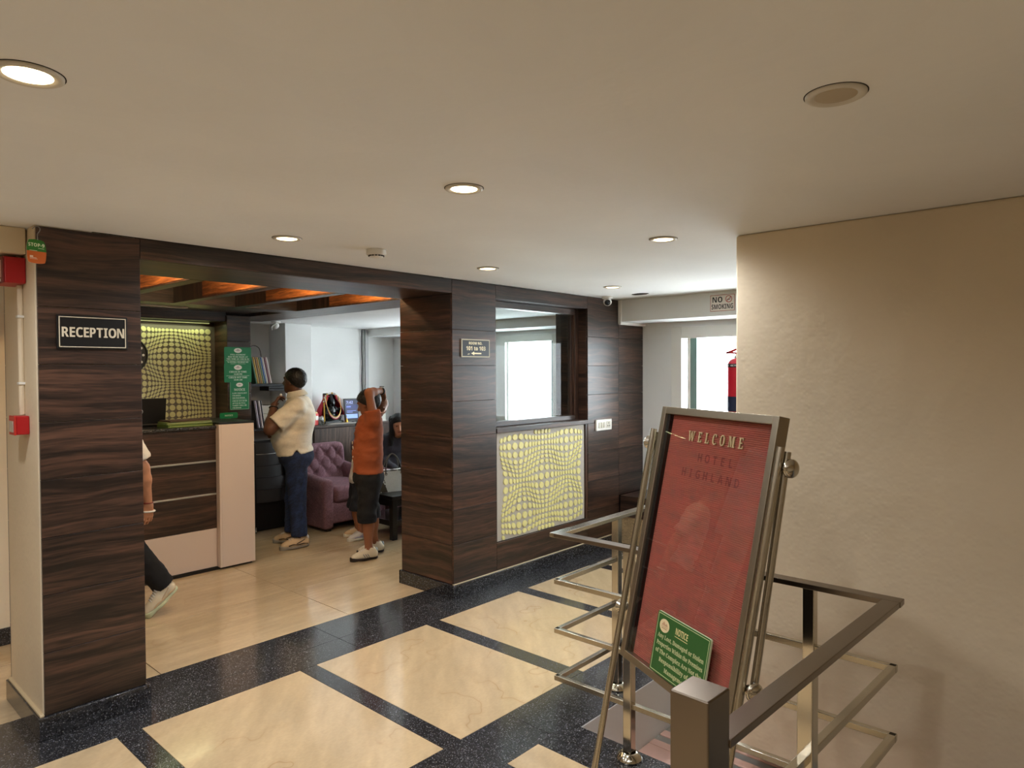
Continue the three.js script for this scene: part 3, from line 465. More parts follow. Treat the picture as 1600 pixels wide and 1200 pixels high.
// ---- the reception counter and what is on it ----
{
  const t = thing('reception_counter', 'dark wood reception counter with silver strips and pale pink end panel', 'counter', [2.0, 0, -5.7]);
  const F = -5.475, x0 = 1.15, x1 = 2.49;
  wb(t, 'carcass', M.woodCore, x0 + 0.01, 2.77, 0.02, 1.135, -6.0, F - 0.013, 0);
  wb(t, 'kick_panel', M.counterWhite, x0, x1 - 0.001, 0.025, 0.335, F - 0.012, F, 0.002);
  const ys = [[0.338, 0.606], [0.622, 0.872], [0.888, 1.14]]; ys.forEach(([a, b]) => wb(t, 'wood_panel', M.wood, x0, x1 - 0.001, a, b, F - 0.012, F, 0.0015, [rr(0, 3), rr(0, 3)]));
  for (const y of [0.607, 0.873]) wb(t, 'silver_strip', M.silver, x0, x1 - 0.001, y, y + 0.014, F - 0.01, F + 0.004, 0.002);
  wb(t, 'end_panel', M.counterWhite, x1, x1 + 0.018, 0.02, 1.172, F - 0.012, -5.42, 0.002); wb(t, 'end_panel', M.counterWhite, x1 + 0.018, 2.785, 0.02, 1.172, -5.45, -5.42, 0.002);
  wb(t, 'side_panel', M.woodCore, 2.768, 2.785, 0.02, 1.17, -6.0, -5.45, 0.002);
  wb(t, 'countertop', M.granite, x0, x1 - 0.002, 1.142, 1.165, -6.03, F + 0.02, 0.004); wb(t, 'countertop', M.black, x1, 2.787, 1.173, 1.19, -6.03, -5.418, 0.004);
  wb(t, 'plinth', M.black, x0, 2.775, 0, 0.022, -5.98, -5.46, 0);
  const l = thing('laptop', 'open black laptop seen from behind on the reception counter', 'laptop', [2.02, 1.166, -5.79], -0.1);
  lb(l, 'keyboard_deck', M.black, 0, 0.009, -0.1, 0.36, 0.016, 0.24, 0.005);
  { const g = boxGeo(0.38, 0.215, 0.009, 0.004); g.translate(0, 0.107, 0); g.rotateX(0.2); g.translate(0, 0.014, 0.02); mesh(l, 'lid', g, M.black); const e = new THREE.TorusGeometry(0.02, 0.003, 8, 24); e.translate(-0.0, 0.11, 0.006); e.rotateX(0.2); e.translate(0, 0.014, 0.02); mesh(l, 'lid_emblem', e, M.silver); const hg = rodGeo([-0.15, 0.016, 0.02], [0.15, 0.016, 0.02], 0.007); mesh(l, 'hinge', hg, M.black); }
  const ledger = (label, y, turn, w, d, h, cov, page) => { const b = thing('ledger_book', label, 'book', [2.30, y, -5.59], turn, 'green ledgers on the counter'); lb(b, 'cover', cov, 0, h - 0.003, 0, w, 0.005, d, 0.002); lb(b, 'cover', cov, 0, 0.003, 0, w, 0.005, d, 0.002); lb(b, 'pages', page, 0.003, h / 2, 0, w - 0.012, h - 0.008, d - 0.014, 0.001); lb(b, 'spine', cov, -w / 2, h / 2, 0, 0.006, h, d, 0.002); };
  const gp = S({ color: '#8fa05a', roughness: 0.8 }), gp2 = S({ color: '#c3c9a0', roughness: 0.8 });
  ledger('green edged ledger at the bottom of the counter stack', 1.166, 0.04, 0.35, 0.2, 0.022, S({ color: '#5f7a34', roughness: 0.7 }), gp); ledger('pale paged ledger in the middle of the counter stack', 1.189, -0.04, 0.345, 0.19, 0.018, S({ color: '#7a8a48', roughness: 0.7 }), gp2); ledger('brown covered ledger on top of the counter stack', 1.208, 0.06, 0.32, 0.18, 0.012, S({ color: '#4a3428', roughness: 0.7 }), gp);
}
{ // green notice boards on the clad column
  const board = (label, x, y, w, h, z, draw, lean = 0) => {
    const t = thing('notice_board', label, 'notice', [x, y, z], 0, 'green notices on the clad column'); const s = roundRect(w, h, 0.014);
    mesh(t, 'plate', new THREE.ExtrudeGeometry(s, { depth: 0.005, bevelEnabled: false }), S({ color: '#14784c', roughness: 0.4 }));
    const g = shapeFace(s, w, h); g.translate(0, 0, 0.0056); mesh(t, 'printed_face', g, printMat(canvasTex(512, Math.round(512 * h / w), draw), 0.35)); t.rotation.z = lean; return t;
  };
  const bg = (x, w, h) => { x.fillStyle = '#0f7d4e'; x.fillRect(0, 0, w, h); x.fillStyle = '#e4ece2'; x.textAlign = 'center'; x.textBaseline = 'middle'; };
  const logo = (x, cx, cy, r) => { x.fillStyle = '#e6e6e0'; x.beginPath(); x.ellipse(cx, cy, r, r * 0.6, 0, 0, 7); x.fill(); x.fillStyle = '#9a8f98'; x.fillRect(cx - r * 0.6, cy - 4, r * 1.2, 7); x.fillRect(cx - r * 0.4, cy + 9, r * 0.8, 4); x.beginPath(); x.moveTo(cx - 24, cy - 8); x.lineTo(cx, cy - 26); x.lineTo(cx + 24, cy - 8); x.fill(); x.fillStyle = '#e4ece2'; };
  board('uppermost green notice about full payment on the clad column', 3.133, 1.742, 0.268, 0.182, -6.4, (x, w, h) => { bg(x, w, h); logo(x, w / 2, 62, 74); x.font = 'bold 36px serif'; ['FULL PAYMENT', 'HAS TO BE MADE AT', 'THE TIME OF CHECK IN'].forEach((s, i) => x.fillText(s, w / 2, 140 + i * 40, w - 60)); x.fillRect(30, 248, w - 60, 4); x.fillText('% EXTRA CHARGE ON', w / 2, 276, w - 80); x.fillText('EXTRA PERSON', w / 2, 318, w - 80); });
  board('middle green check in and check out time notice', 3.128, 1.582, 0.272, 0.176, -6.393, (x, w, h) => { bg(x, w, h); logo(x, w / 2, 62, 74); x.font = 'bold 44px serif'; x.fillText('CHECK IN TIME', w / 2, 140, 330); x.font = 'bold 36px serif'; x.fillText('12:00 PM', w / 2, 184); x.fillRect(40, 210, w - 80, 4); x.font = 'bold 44px serif'; x.fillText('CHECK OUT TIME', w / 2, 242, 350); x.font = 'bold 36px serif'; x.fillText('10:00 AM', w / 2, 286); });
  board('lowest narrow green NOTICE about late check out', 3.145, 1.365, 0.192, 0.27, -6.4, (x, w, h) => { bg(x, w, h); x.strokeStyle = '#cfe0cc'; x.lineWidth = 5; x.strokeRect(12, 12, w - 24, h - 24); logo(x, w / 2, 80, 90); x.font = 'bold 84px serif'; x.fillText('NOTICE', w / 2, 205, 300); x.textAlign = 'left'; x.font = 'bold 46px serif'; ['LATE CHECK OUT', 'CHARGES', '200 PER HOUR'].forEach((s, i) => x.fillText(s, 60, 296 + i * 60, 390)); x.fillRect(60, 452, 380, 4); ['CHECK OUT 03:00', 'AFTER 06 FULL', 'TARIFF WILL BE', 'CHARGED'].forEach((s, i) => x.fillText(s, 60, 496 + i * 58, 390)); });
  const f = board('small green notice card standing at the counter end', 2.775, 1.215, 0.16, 0.05, -5.85, (x, w, h) => { bg(x, w, h); x.font = 'bold 60px serif'; x.fillText('NOTICE', w / 2, h / 2); }, 0);
}
// ---- niche shelves, magazines, boxes, brochure rack ----
{
  const shelf = (label, y) => { const t = thing('wall_shelf', label, 'shelf', [3.76, y, -7.15], 0, 'niche shelves'); lb(t, 'board', M.cab, -0.06, 0, 0, 0.54, 0.022, 0.36, 0.003); lb(t, 'front_lip', M.black, -0.06, -0.002, 0.182, 0.54, 0.026, 0.006, 0.001); return t; };
  shelf('upper dark shelf in the niche behind the man', 1.452); shelf('lower dark shelf in the niche behind the man', 0.972);
  const br = thing('shelf_bracket', 'black drawer box hung under the upper niche shelf', 'bracket', [3.87, 1.41, -7.08]); lb(br, 'body', M.black, 0, 0, 0, 0.22, 0.05, 0.2, 0.004); lb(br, 'lip', M.blackMat, 0, 0.0, 0.103, 0.2, 0.012, 0.006, 0.002);
  const cols = [['#2c6a4c', 'green'], ['#c9a53a', 'mustard'], ['#7a5a2a', 'brown'], ['#b98a36', 'ochre'], ['#5b7a58', 'sage'], ['#2f68a8', 'blue'], ['#d8d4c8', 'white'], ['#6a3042', 'maroon'], ['#b8a6a0', 'pale pink']];
  cols.forEach(([c, n], i) => { const t = thing('magazine', n + ' magazine leaning in the upper niche shelf row', 'magazine', [3.588 + i * 0.021, 1.464, -7.1], 0, 'magazines on the upper niche shelf'); const g = boxGeo(0.012, 0.29, 0.21, 0.002); g.translate(0, 0.145, 0); g.rotateZ(0.2); g.translate(0.045, 0.003, 0); mesh(t, 'cover', g, S({ color: c, roughness: 0.5 })); const q = boxGeo(0.008, 0.284, 0.206, 0.001); q.translate(0.006, 0.144, 0.003); q.rotateZ(0.2); q.translate(0.048, 0.003, -0.008); mesh(t, 'pages', q, M.plastic); });
  const hoop = thing('wire_hoop', 'thin black wire hoop arching above the magazines', 'wire', [3.6, 1.464, -7.25]); mesh(hoop, 'wire', tubeGeo([[0, 0, 0], [0.0, 0.25, 0], [0.05, 0.36, 0], [0.12, 0.42, 0], [0.19, 0.40, 0], [0.22, 0.3, 0], [0.225, 0, 0]], 0.004, 40, 8), M.black); mesh(hoop, 'foot', rodGeo([0, 0.004, 0], [0.225, 0.004, 0], 0.004, 8), M.black);
  [['#2a2a30', 'dark'], ['#c8c4d0', 'pale grey'], ['#3c3440', 'plum'], ['#dcd8d4', 'white'], ['#24262c', 'black']].forEach(([c, n], i) => { const t = thing('magazine', n + ' glossy magazine propped on the lower niche shelf', 'magazine', [3.575 + i * 0.02, 0.984, -7.06], 0, 'magazines on the lower niche shelf'); const g = boxGeo(0.01, 0.3, 0.22, 0.002); g.translate(0, 0.15, 0); g.rotateZ(0.14); g.translate(0.04, 0.003, 0); mesh(t, 'cover', g, S({ color: c, roughness: 0.3 })); const q = boxGeo(0.006, 0.294, 0.214, 0.001); q.translate(0.006, 0.15, 0.004); q.rotateZ(0.14); q.translate(0.041, 0.003, -0.008); mesh(t, 'pages', q, M.plastic); });
  const bx = (label, x, y, z, w, h, d, c) => { const t = thing('cardboard_box', label, 'box', [x, y, z]); lb(t, 'carton', S({ color: c, roughness: 0.8 }), 0, h / 2, 0, w, h, d, 0.004); lb(t, 'lid', S({ color: c, roughness: 0.7 }), 0, h - 0.012, 0, w + 0.006, 0.024, d + 0.006, 0.003); };
  bx('grey lidded box at the bottom of the lower shelf stack', 3.80, 0.984, -7.14, 0.17, 0.15, 0.2, '#9c9686'); bx('flat grey box on top of the lower shelf stack', 3.795, 1.135, -7.14, 0.15, 0.09, 0.18, '#a8a294'); bx('small white box in front on the lower shelf', 3.755, 0.984, -6.995, 0.05, 0.1, 0.05, '#dad7cf');
  const r = thing('brochure_rack', 'tall black brochure rack with curved pockets beside the counter', 'rack', [3.47, 0, -6.52], 0.0);
  for (const s of [-1, 1]) { const g = boxGeo(0.018, 0.9, 0.24, 0.004); g.translate(s * 0.17, 0.45, 0); g.applyMatrix4(new THREE.Matrix4().makeShear(0, 0, 0, 0, 0, -0.12)); mesh(r, 'side', g, M.black); const e = rodGeo([s * 0.17, 0.01, 0.12], [s * 0.17, 0.9, 0.01], 0.006, 10); mesh(r, 'edge_strip', e, M.silver); }
  const rk = S({ color: '#2b2b2d', roughness: 0.5 }); for (let k = 0; k < 5; k++) { const arc = new THREE.CylinderGeometry(0.3, 0.3, 0.13, 20, 1, true, -0.58, 1.16); arc.translate(0, 0, -0.3 + 0.03); const y = 0.36 + k * 0.115, g = arc.clone(); g.translate(0, y, 0.13 - k * 0.022); mesh(r, 'pocket', g, rk); const e = tubeGeo([-0.165, -0.08, 0, 0.08, 0.165].map((x) => [x, y + 0.065, 0.13 - k * 0.022 + 0.03 - (0.3 - Math.sqrt(0.09 - x * x))]), 0.003, 20, 6); mesh(r, 'pocket_rim', e, k === 3 ? M.silver : M.blackMat); }
  lb(r, 'base_panel', M.black, 0, 0.16, 0.07, 0.325, 0.3, 0.03, 0.003); lb(r, 'back_panel', M.black, 0, 0.45, -0.1, 0.325, 0.88, 0.012, 0.002);
}
// ---- back wall cabinet and what stands on it ----
{
  const c = thing('wood_cabinet', 'grey brown wooden cabinet along the back wall behind the armchair', 'cabinet', [4.87, 0, -7.16]);
  wb(c, 'carcass', M.cab, 4.315, 5.42, 0.05, 0.935, -7.345, -6.995, 0.002, [0, 0], true); wb(c, 'plinth', M.black, 4.33, 5.41, 0, 0.05, -7.33, -7.01, 0);
  wb(c, 'top', M.cab, 4.312, 5.44, 0.936, 0.962, -7.348, -6.965, 0.004); [[4.32, 4.945], [4.951, 5.415]].forEach(([a, b]) => { const d = wb(c, 'door', M.cab, a, b, 0.06, 0.93, -6.994, -6.976, 0.002, [rr(0, 2), rr(0, 2)], true); const x = a < 4.5 ? b - 0.05 : a + 0.05; wb(d, 'handle', M.silver, x - 0.009, x + 0.009, 0.73, 0.875, -6.968, -6.956, 0.004); for (const y of [0.745, 0.86]) wb(d, 'handle_post', M.black, x - 0.012, x + 0.012, y - 0.008, y + 0.008, -6.976, -6.962, 0.002); });
  const Y = 0.963;
  const p = thing('red_packet', 'red and white packet at the left end of the cabinet top', 'packet', [4.40, Y, -7.1], 0.2); lb(p, 'body', S({ color: '#c9241c', roughness: 0.4 }), 0, 0.07, 0, 0.075, 0.14, 0.05, 0.008); lb(p, 'top_fold', S({ color: '#e0b77a', roughness: 0.5 }), 0, 0.148, 0, 0.072, 0.018, 0.02, 0.003); lb(p, 'label', M.plastic, 0.012, 0.085, 0.0265, 0.035, 0.05, 0.002, 0.001);
  const g = thing('glass_jar', 'small clear glass jar beside the red packet', 'jar', [4.475, Y, -7.08]); mesh(g, 'body', lathe([[0, 0], [0.028, 0.0], [0.03, 0.006], [0.03, 0.07], [0.024, 0.082], [0.024, 0.09], [0.021, 0.09], [0.021, 0.08], [0.027, 0.068], [0.027, 0.008], [0, 0.006]], 24), P({ color: '#eef4f2', transmission: 0.9, roughness: 0.05, thickness: 0.01 })); mesh(g, 'lid', lathe([[0, 0.098], [0.026, 0.098], [0.026, 0.086]], 24), M.silver);
  const tr = thing('folded_cloth', 'flat grey folded cloth laid along the cabinet top edge', 'cloth', [4.70, Y, -7.005]); lb(tr, 'lower_fold', S({ color: '#8d8a86', roughness: 0.9 }), 0, 0.005, 0, 0.46, 0.009, 0.11, 0.004); lb(tr, 'upper_fold', S({ color: '#a39d96', roughness: 0.9 }), 0.02, 0.013, 0.003, 0.4, 0.008, 0.1, 0.004);
  const tb = thing('digital_display', 'upright digital clock display with a blue screen on the cabinet', 'display', [4.985, Y, -7.2], -0.12);
  { const gg = boxGeo(0.2, 0.275, 0.016, 0.006); gg.translate(0, 0.155, 0); gg.rotateX(-0.1); mesh(tb, 'frame', gg, M.black); const tex = canvasTex(256, 360, (x, w, h) => { x.fillStyle = '#08123a'; x.fillRect(0, 0, w, h); x.fillStyle = '#14225c'; x.fillRect(10, 90, w - 20, 90); x.fillStyle = '#8d9ad2'; x.font = 'bold 72px sans-serif'; x.fillText('7:42', 24, 76); x.fillStyle = '#5a70c0'; x.fillRect(26, 120, 90, 22); x.fillRect(30, 200, 190, 12); x.fillRect(30, 226, 120, 12); x.fillStyle = '#86a4f4'; x.fillRect(12, 268, w - 24, 76); }); const sg = new THREE.PlaneGeometry(0.17, 0.24); sg.translate(0, 0.158, 0.0092); sg.rotateX(-0.1); mesh(tb, 'screen', sg, S({ map: tex, emissiveMap: tex, emissive: '#ffffff', emissiveIntensity: 0.35, roughness: 0.2 })); lb(tb, 'stand_foot', M.black, 0, 0.006, 0.0, 0.14, 0.012, 0.1, 0.003); }
  const cb = thing('charging_plug', 'small black plug and cable lying before the digital display', 'plug', [4.90, Y, -7.03], 0.2); lb(cb, 'plug', M.black, 0, 0.012, 0, 0.07, 0.022, 0.03, 0.005); mesh(cb, 'cable', tubeGeo([[0.035, 0.01, 0], [0.07, 0.006, 0.02], [0.12, 0.006, -0.01], [0.15, 0.006, -0.06]], 0.004, 20, 6), M.black);
  const bell = thing('brass_bell', 'little brass bell at the foot of the dark idol', 'bell', [4.80, Y, -7.05]); mesh(bell, 'bell', lathe([[0, 0.07], [0.008, 0.068], [0.014, 0.05], [0.02, 0.03], [0.034, 0.004], [0.036, 0], [0.033, 0], [0.0, 0.04]], 24), S({ color: '#b08a3c', metalness: 1, roughness: 0.3 })); mesh(bell, 'handle', rodGeo([0, 0.07, 0], [0, 0.1, 0], 0.006, 10), S({ color: '#b08a3c', metalness: 1, roughness: 0.3 }));
  const pn = thing('paper_holder', 'white papers standing at the right end of the cabinet', 'papers', [5.36, Y, -7.1], -0.5); for (let k = 0; k < 3; k++) { const q = boxGeo(0.1, 0.16, 0.003, 0.0); q.translate(0, 0.08, 0); q.rotateX(-0.12 + k * 0.1); q.translate(0, 0.01, k * 0.015); mesh(pn, 'sheet', q, M.plastic); } lb(pn, 'base', M.upvc, 0, 0.006, 0.02, 0.12, 0.012, 0.08, 0.002);
  const pi = thing('wall_conduit', 'grey cable conduit running down the back wall to the cabinet', 'conduit', [5.26, 0, -7.335]); mesh(pi, 'pipe', rodGeo([0, 0.97, 0], [0, SOFFIT - 0.002, 0], 0.014), S({ color: '#a8a8a6', roughness: 0.5 })); lb(pi, 'pipe_flat', S({ color: '#b9babb', roughness: 0.5 }), 0.055, 1.55, -0.003, 0.05, 1.16, 0.016, 0.003); mesh(pi, 'cable', tubeGeo([[-0.028, 2.12, 0.006], [-0.035, 1.9, 0.006], [-0.025, 1.7, 0.008], [-0.036, 1.5, 0.006], [-0.03, 1.3, 0.006], [-0.034, 1.0, 0.006]], 0.005, 40, 6), M.black);
}
// ---- fire extinguisher by the window ----
{
  const t = thing('fire_extinguisher', 'red fire extinguisher with dark blue base hung beside the window', 'extinguisher', [5.62, 1.23, -2.50]);
  mesh(t, 'cylinder', lathe([[0, 0], [0.068, 0], [0.076, 0.008], [0.078, 0.02], [0.078, 0.40], [0.074, 0.425], [0.06, 0.447], [0.035, 0.46], [0.022, 0.464], [0, 0.466]], 40), S({ color: '#c01c30', roughness: 0.3 }));
  mesh(t, 'base_band', lathe([[0.0785, 0.012], [0.0792, 0.02], [0.0792, 0.135], [0.0785, 0.137]], 40), S({ color: '#1a2440', roughness: 0.4 }));
  mesh(t, 'printed_band', lathe([[0.0788, 0.385], [0.0796, 0.389], [0.0796, 0.411], [0.077, 0.415]], 40), M.black);
  { const tex = canvasTex(1024, 40, (x, w, h) => { x.fillStyle = '#15171c'; x.fillRect(0, 0, w, h); x.fillStyle = '#f0ece6'; x.font = 'bold 34px sans-serif'; for (let k = 0; k < 4; k++) x.fillText('ABC POWDER', 10 + k * 256, 32, 236); }); const g = new THREE.CylinderGeometry(0.0802, 0.0802, 0.021, 40, 1, true); g.translate(0, 0.4, 0); g.rotateY(1.2); mesh(t, 'printed_text', g, printMat(tex)); }
  mesh(t, 'valve', lathe([[0.022, 0.462], [0.022, 0.48], [0.014, 0.484], [0.014, 0.51], [0, 0.512]], 24), M.chrome);
  for (const [y, l, a, c] of [[0.505, 0.11, 0.0, M.red], [0.54, 0.12, 0.45, M.red]]) { const g = boxGeo(0.03, 0.016, l, 0.004); g.translate(0, 0, -l / 2 + 0.02); g.rotateX(-a + 0.1); g.translate(0, y, 0); mesh(t, 'lever', g, c); }
  mesh(t, 'hose', tubeGeo([[0, 0.49, 0.02], [-0.01, 0.49, 0.06], [0.0, 0.44, 0.1], [0.0, 0.3, 0.105], [0, 0.15, 0.1]], 0.009, 30, 10), M.black); lb(t, 'bracket', M.black, 0.085, 0.38, 0, 0.02, 0.05, 0.08, 0.003);
}
// ---- stainless railing round the stairwell ----
{
  const t = thing('stair_railing', 'stainless steel railing of square posts and bars around the stairwell', 'railing', [2.395, 0, -1.2]);
  const o = [-2.395, 0, 1.2], bar = (name, a, b, w, h, mat = M.steel, r = 0.002) => {            // bar between two points, w wide, h high, ends mitred by overlap
    const A = new THREE.Vector3(...a), B = new THREE.Vector3(...b), d = B.clone().sub(A), L = d.length(), g = boxGeo(L, h, w, r); const q = metreUV(g); q.rotateY(-Math.atan2(d.z, d.x)); q.translate((a[0] + b[0]) / 2 + o[0], (a[1] + b[1]) / 2, (a[2] + b[2]) / 2 + o[2]); return mesh(t, name, q, mat);
  };
  const A = [2.392, -1.897], B = [2.392, -0.55], N = [1.27, -0.60], E = [3.62, -1.915];
  bar('top_rail', [A[0], 0.866, A[1] - 0.025], [B[0], 0.866, B[1] + 0.025], 0.05, 0.018, M.dull); bar('top_rail', [A[0] - 0.025, 0.8655, A[1]], [E[0], 0.8655, E[1]], 0.05, 0.018, M.steel); bar('top_rail', [N[0], 0.8655, N[1]], [B[0] + 0.025, 0.8655, B[1]], 0.05, 0.018, M.dull);
  for (const y of [0.655, 0.435, 0.222]) { bar('rail', [A[0], y, A[1] - 0.011], [B[0], y, B[1] + 0.011], 0.022, 0.022); bar('rail', [A[0] - 0.011, y, A[1]], [E[0], y, E[1]], 0.022, 0.022); bar('rail', [N[0], y, N[1]], [B[0] + 0.011, y, B[1]], 0.022, 0.022); }
  const dome = lathe([[0.028, 0.03], [0.034, 0.028], [0.046, 0.018], [0.052, 0.006], [0.053, 0.0], [0, 0]], 32);
  for (const [x, z, turn] of [[2.389, -1.52, 0], [2.395, -0.805, 0], [1.705, -0.578, -0.04], [2.885, -1.907, 0], [3.55, -1.915, 0]]) { const p = boxGeo(0.038, 0.858, 0.038, 0.003), q = metreUV(p); q.rotateY(turn); q.translate(x + o[0], 0.429, z + o[2]); const m = mesh(t, 'post', q, M.chrome); const f = dome.clone(); f.translate(x + o[0], 0, z + o[2]); mesh(m, 'base_flange', f, M.chrome); }
  const np = metreUV(boxGeo(0.086, 0.975, 0.083, 0.004)); np.rotateY(-0.045); np.translate(1.232 + o[0], 0.4875, -0.622 + o[2]); mesh(t, 'newel_post', np, M.dull);
}
// ---- welcome letter board on its tubular stand ----
{
  const th = 11.4515 * Math.PI / 180, W = 0.637, s0 = 0.524, s1 = 1.487;
  const t = thing('welcome_board', 'leaning steel framed WELCOME letter board with red ribbed felt by the stairs', 'sign board', [2.107, 0, -1.49], Math.atan2(-0.88678, -0.4622));
  const tilt = (g) => { g.rotateX(-th); return g; }, bx = (name, mat, x0, x1, a, b, d0, d1, r = 0.002) => { const g = metreUV(boxGeo(x1 - x0, b - a, d1 - d0, r)); g.translate((x0 + x1) / 2, (a + b) / 2, (d0 + d1) / 2); return mesh(t, name, tilt(g), mat); };
  const f = 0.027, D = 0.0, K = -0.042;
  bx('frame_side', M.satin, 0, f, s0, s1, K, D); bx('frame_side', M.satin, W - f, W, s0, s1, K, D); bx('frame_top', M.satin, f, W - f, s1 - f, s1, K, D); bx('frame_bottom', M.satin, f, W - f, s0, s0 + f, K, D);
  bx('back_sheet', M.black, f, W - f, s0 + f, s1 - f, K + 0.002, K + 0.008, 0); bx('shade_strip', M.black, f, f + 0.02, s0 + f, s1 - f, -0.034, -0.012, 0);  // black strip stands in for the shade inside the left frame edge
  { // ribbed felt: one corrugated sheet
    const n = 134, x0 = f, x1 = W - f, a = s0 + f, b = s1 - f, dy = (b - a) / n, prof = [[0, -0.0285], [0.18, -0.0265], [0.74, -0.0265], [0.9, -0.0285]], pos = [], uv = [], idx = []; const ys = [];
    for (let i = 0; i < n; i++) for (const [q, z] of prof) ys.push([a + (i + q) * dy, z]); ys.push([b, -0.03]);
    ys.forEach(([y, z], i) => { pos.push(x0, y, z, x1, y, z); uv.push(0, (y - a) / (b - a), 1, (y - a) / (b - a)); if (i) { const k = i * 2; idx.push(k - 2, k - 1, k + 1, k - 2, k + 1, k); } });
    let g = new THREE.BufferGeometry(); g.setAttribute('position', new THREE.Float32BufferAttribute(pos, 3)); g.setAttribute('uv', new THREE.Float32BufferAttribute(uv, 2)); g.setIndex(idx); g = g.toNonIndexed(); g.computeVertexNormals();
    const nz = fbm([[8, 12, 1], [40, 60, 0.8]]), tex = canvasTex(640, 1000, (x, w, h) => {
      x.fillStyle = '#a05545'; x.fillRect(0, 0, w, h); for (let k = 0; k < 900; k++) { x.fillStyle = `rgba(${rnd() < 0.5 ? 40 : 210},${60 + 40 * rnd()},${60},0.035)`; x.fillRect(rnd() * w, rnd() * h, 20 + rnd() * 70, 8 + rnd() * 40); }
      const cx = (v) => (v - x0) / (x1 - x0) * w, cy = (v) => (b - v) / (b - a) * h; x.fillStyle = 'rgba(70,14,20,0.38)'; x.textBaseline = 'alphabetic';
      x.textAlign = 'center'; x.font = 'bold 46px sans-serif'; [...'HOTEL'].forEach((c, i) => x.fillText(c, cx(0.25 + i * 0.042), cy(1.303))); [...'HIGHLAND'].forEach((c, i) => x.fillText(c, cx(0.17 + i * 0.042), cy(1.243)));
    }); mesh(t, 'felt_board', tilt(g), printMat(tex, 0.95));
  }
  { const lt = new THREE.Group(); lt.name = 'letter_row'; t.add(lt); lt.rotation.x = -th; letters(lt, 'WELCOME', fontSerif, 0.037, 0.004, S({ color: '#c9b58a', roughness: 0.4 }), 0.165, 0.468, 1.371, -0.0262, 0.72); }
  { const g = new THREE.PlaneGeometry(W - 2 * f, s1 - s0 - 2 * f); g.translate(W / 2, (s0 + s1) / 2, -0.008); mesh(t, 'glass_cover', tilt(g), M.glass); }
  const tube = (name, x, a, b, z0, z1, r = 0.0115) => { const g = rodGeo([x, a, z0], [x, b, z1], r, 20); return mesh(t, name, tilt(g), M.steel); };
  tube('front_leg', -0.03, 0.005, 1.395, 0.003, 0.003, 0.0125); tube('front_leg', W + 0.03, 0.005, 1.395, 0.003, 0.003, 0.0125); tube('rear_stay', -0.03, 0.60, 1.385, -0.045, -0.024); tube('rear_stay', W + 0.03, 0.60, 1.385, -0.045, -0.024);
  const kn = lathe([[0, 0.036], [0.014, 0.034], [0.021, 0.028], [0.022, 0.022], [0.012, 0.014], [0.009, 0.0], [0, 0]], 28);
  for (const [x, s, d] of [[-0.036, 1.34, -1], [-0.036, 0.69, -1], [W + 0.04, 1.337, 1], [W + 0.04, 0.686, 1]]) { const g = kn.clone(); g.scale(1.3, 1.15, 1.3); g.rotateZ(-d * Math.PI / 2); g.translate(x, s, -0.012); mesh(t, 'knob', tilt(g), M.chrome); }
  // the green notice card standing in the frame
  const n = thing('notice_card', 'green NOTICE card about lost property standing on the red letter board', 'notice', [2.107, 0, -1.49], Math.atan2(-0.88678, -0.4622));
  const w = 0.298, h = 0.205, place = (g) => { g.rotateZ(0.006); g.translate(0.362, 0.661, 0); return tilt(g); }, sh = roundRect(w, h, 0.008);
  const e = new THREE.ExtrudeGeometry(sh, { depth: 0.006, bevelEnabled: true, bevelSize: 0.001, bevelThickness: 0.001, bevelSegments: 1 }); e.translate(0, 0, 0.001); mesh(n, 'card', place(e), M.greenEdge);
  const fc = shapeFace(sh, w, h); fc.translate(0, 0, 0.0085); mesh(n, 'printed_face', place(fc), printMat(canvasTex(1024, 704, (x, W2, H2) => {
    x.fillStyle = '#2c5a26'; x.fillRect(0, 0, W2, H2); x.strokeStyle = '#b8c48e'; x.lineWidth = 8; x.strokeRect(20, 20, W2 - 40, H2 - 40); x.fillStyle = '#dcc79c'; x.beginPath(); x.ellipse(165, 140, 100, 78, 0, 0, 7); x.fill(); x.fillStyle = '#c09a78'; x.fillRect(100, 150, 130, 8); x.beginPath(); x.moveTo(100, 140); x.lineTo(150, 92); x.lineTo(180, 126); x.lineTo(205, 104); x.lineTo(232, 140); x.fill(); x.fillStyle = '#a8845e'; x.fillRect(110, 168, 110, 9);
    x.fillStyle = '#dcc98e'; x.textAlign = 'center'; x.font = 'bold 104px sans-serif'; x.fillText('NOTICE', 512, 160, 250); x.fillRect(388, 180, 250, 7); x.font = 'bold 68px serif'; x.fillStyle = '#c9c795';
    ['Any Lost, Damaged or Stolen', 'Properties Within the Premises', 'of The Complex Are Not the', 'Responsibility of the', 'Management'].forEach((s, i) => x.fillText(s, 512, 288 + i * 88, 900));
  }), 0.45));
}
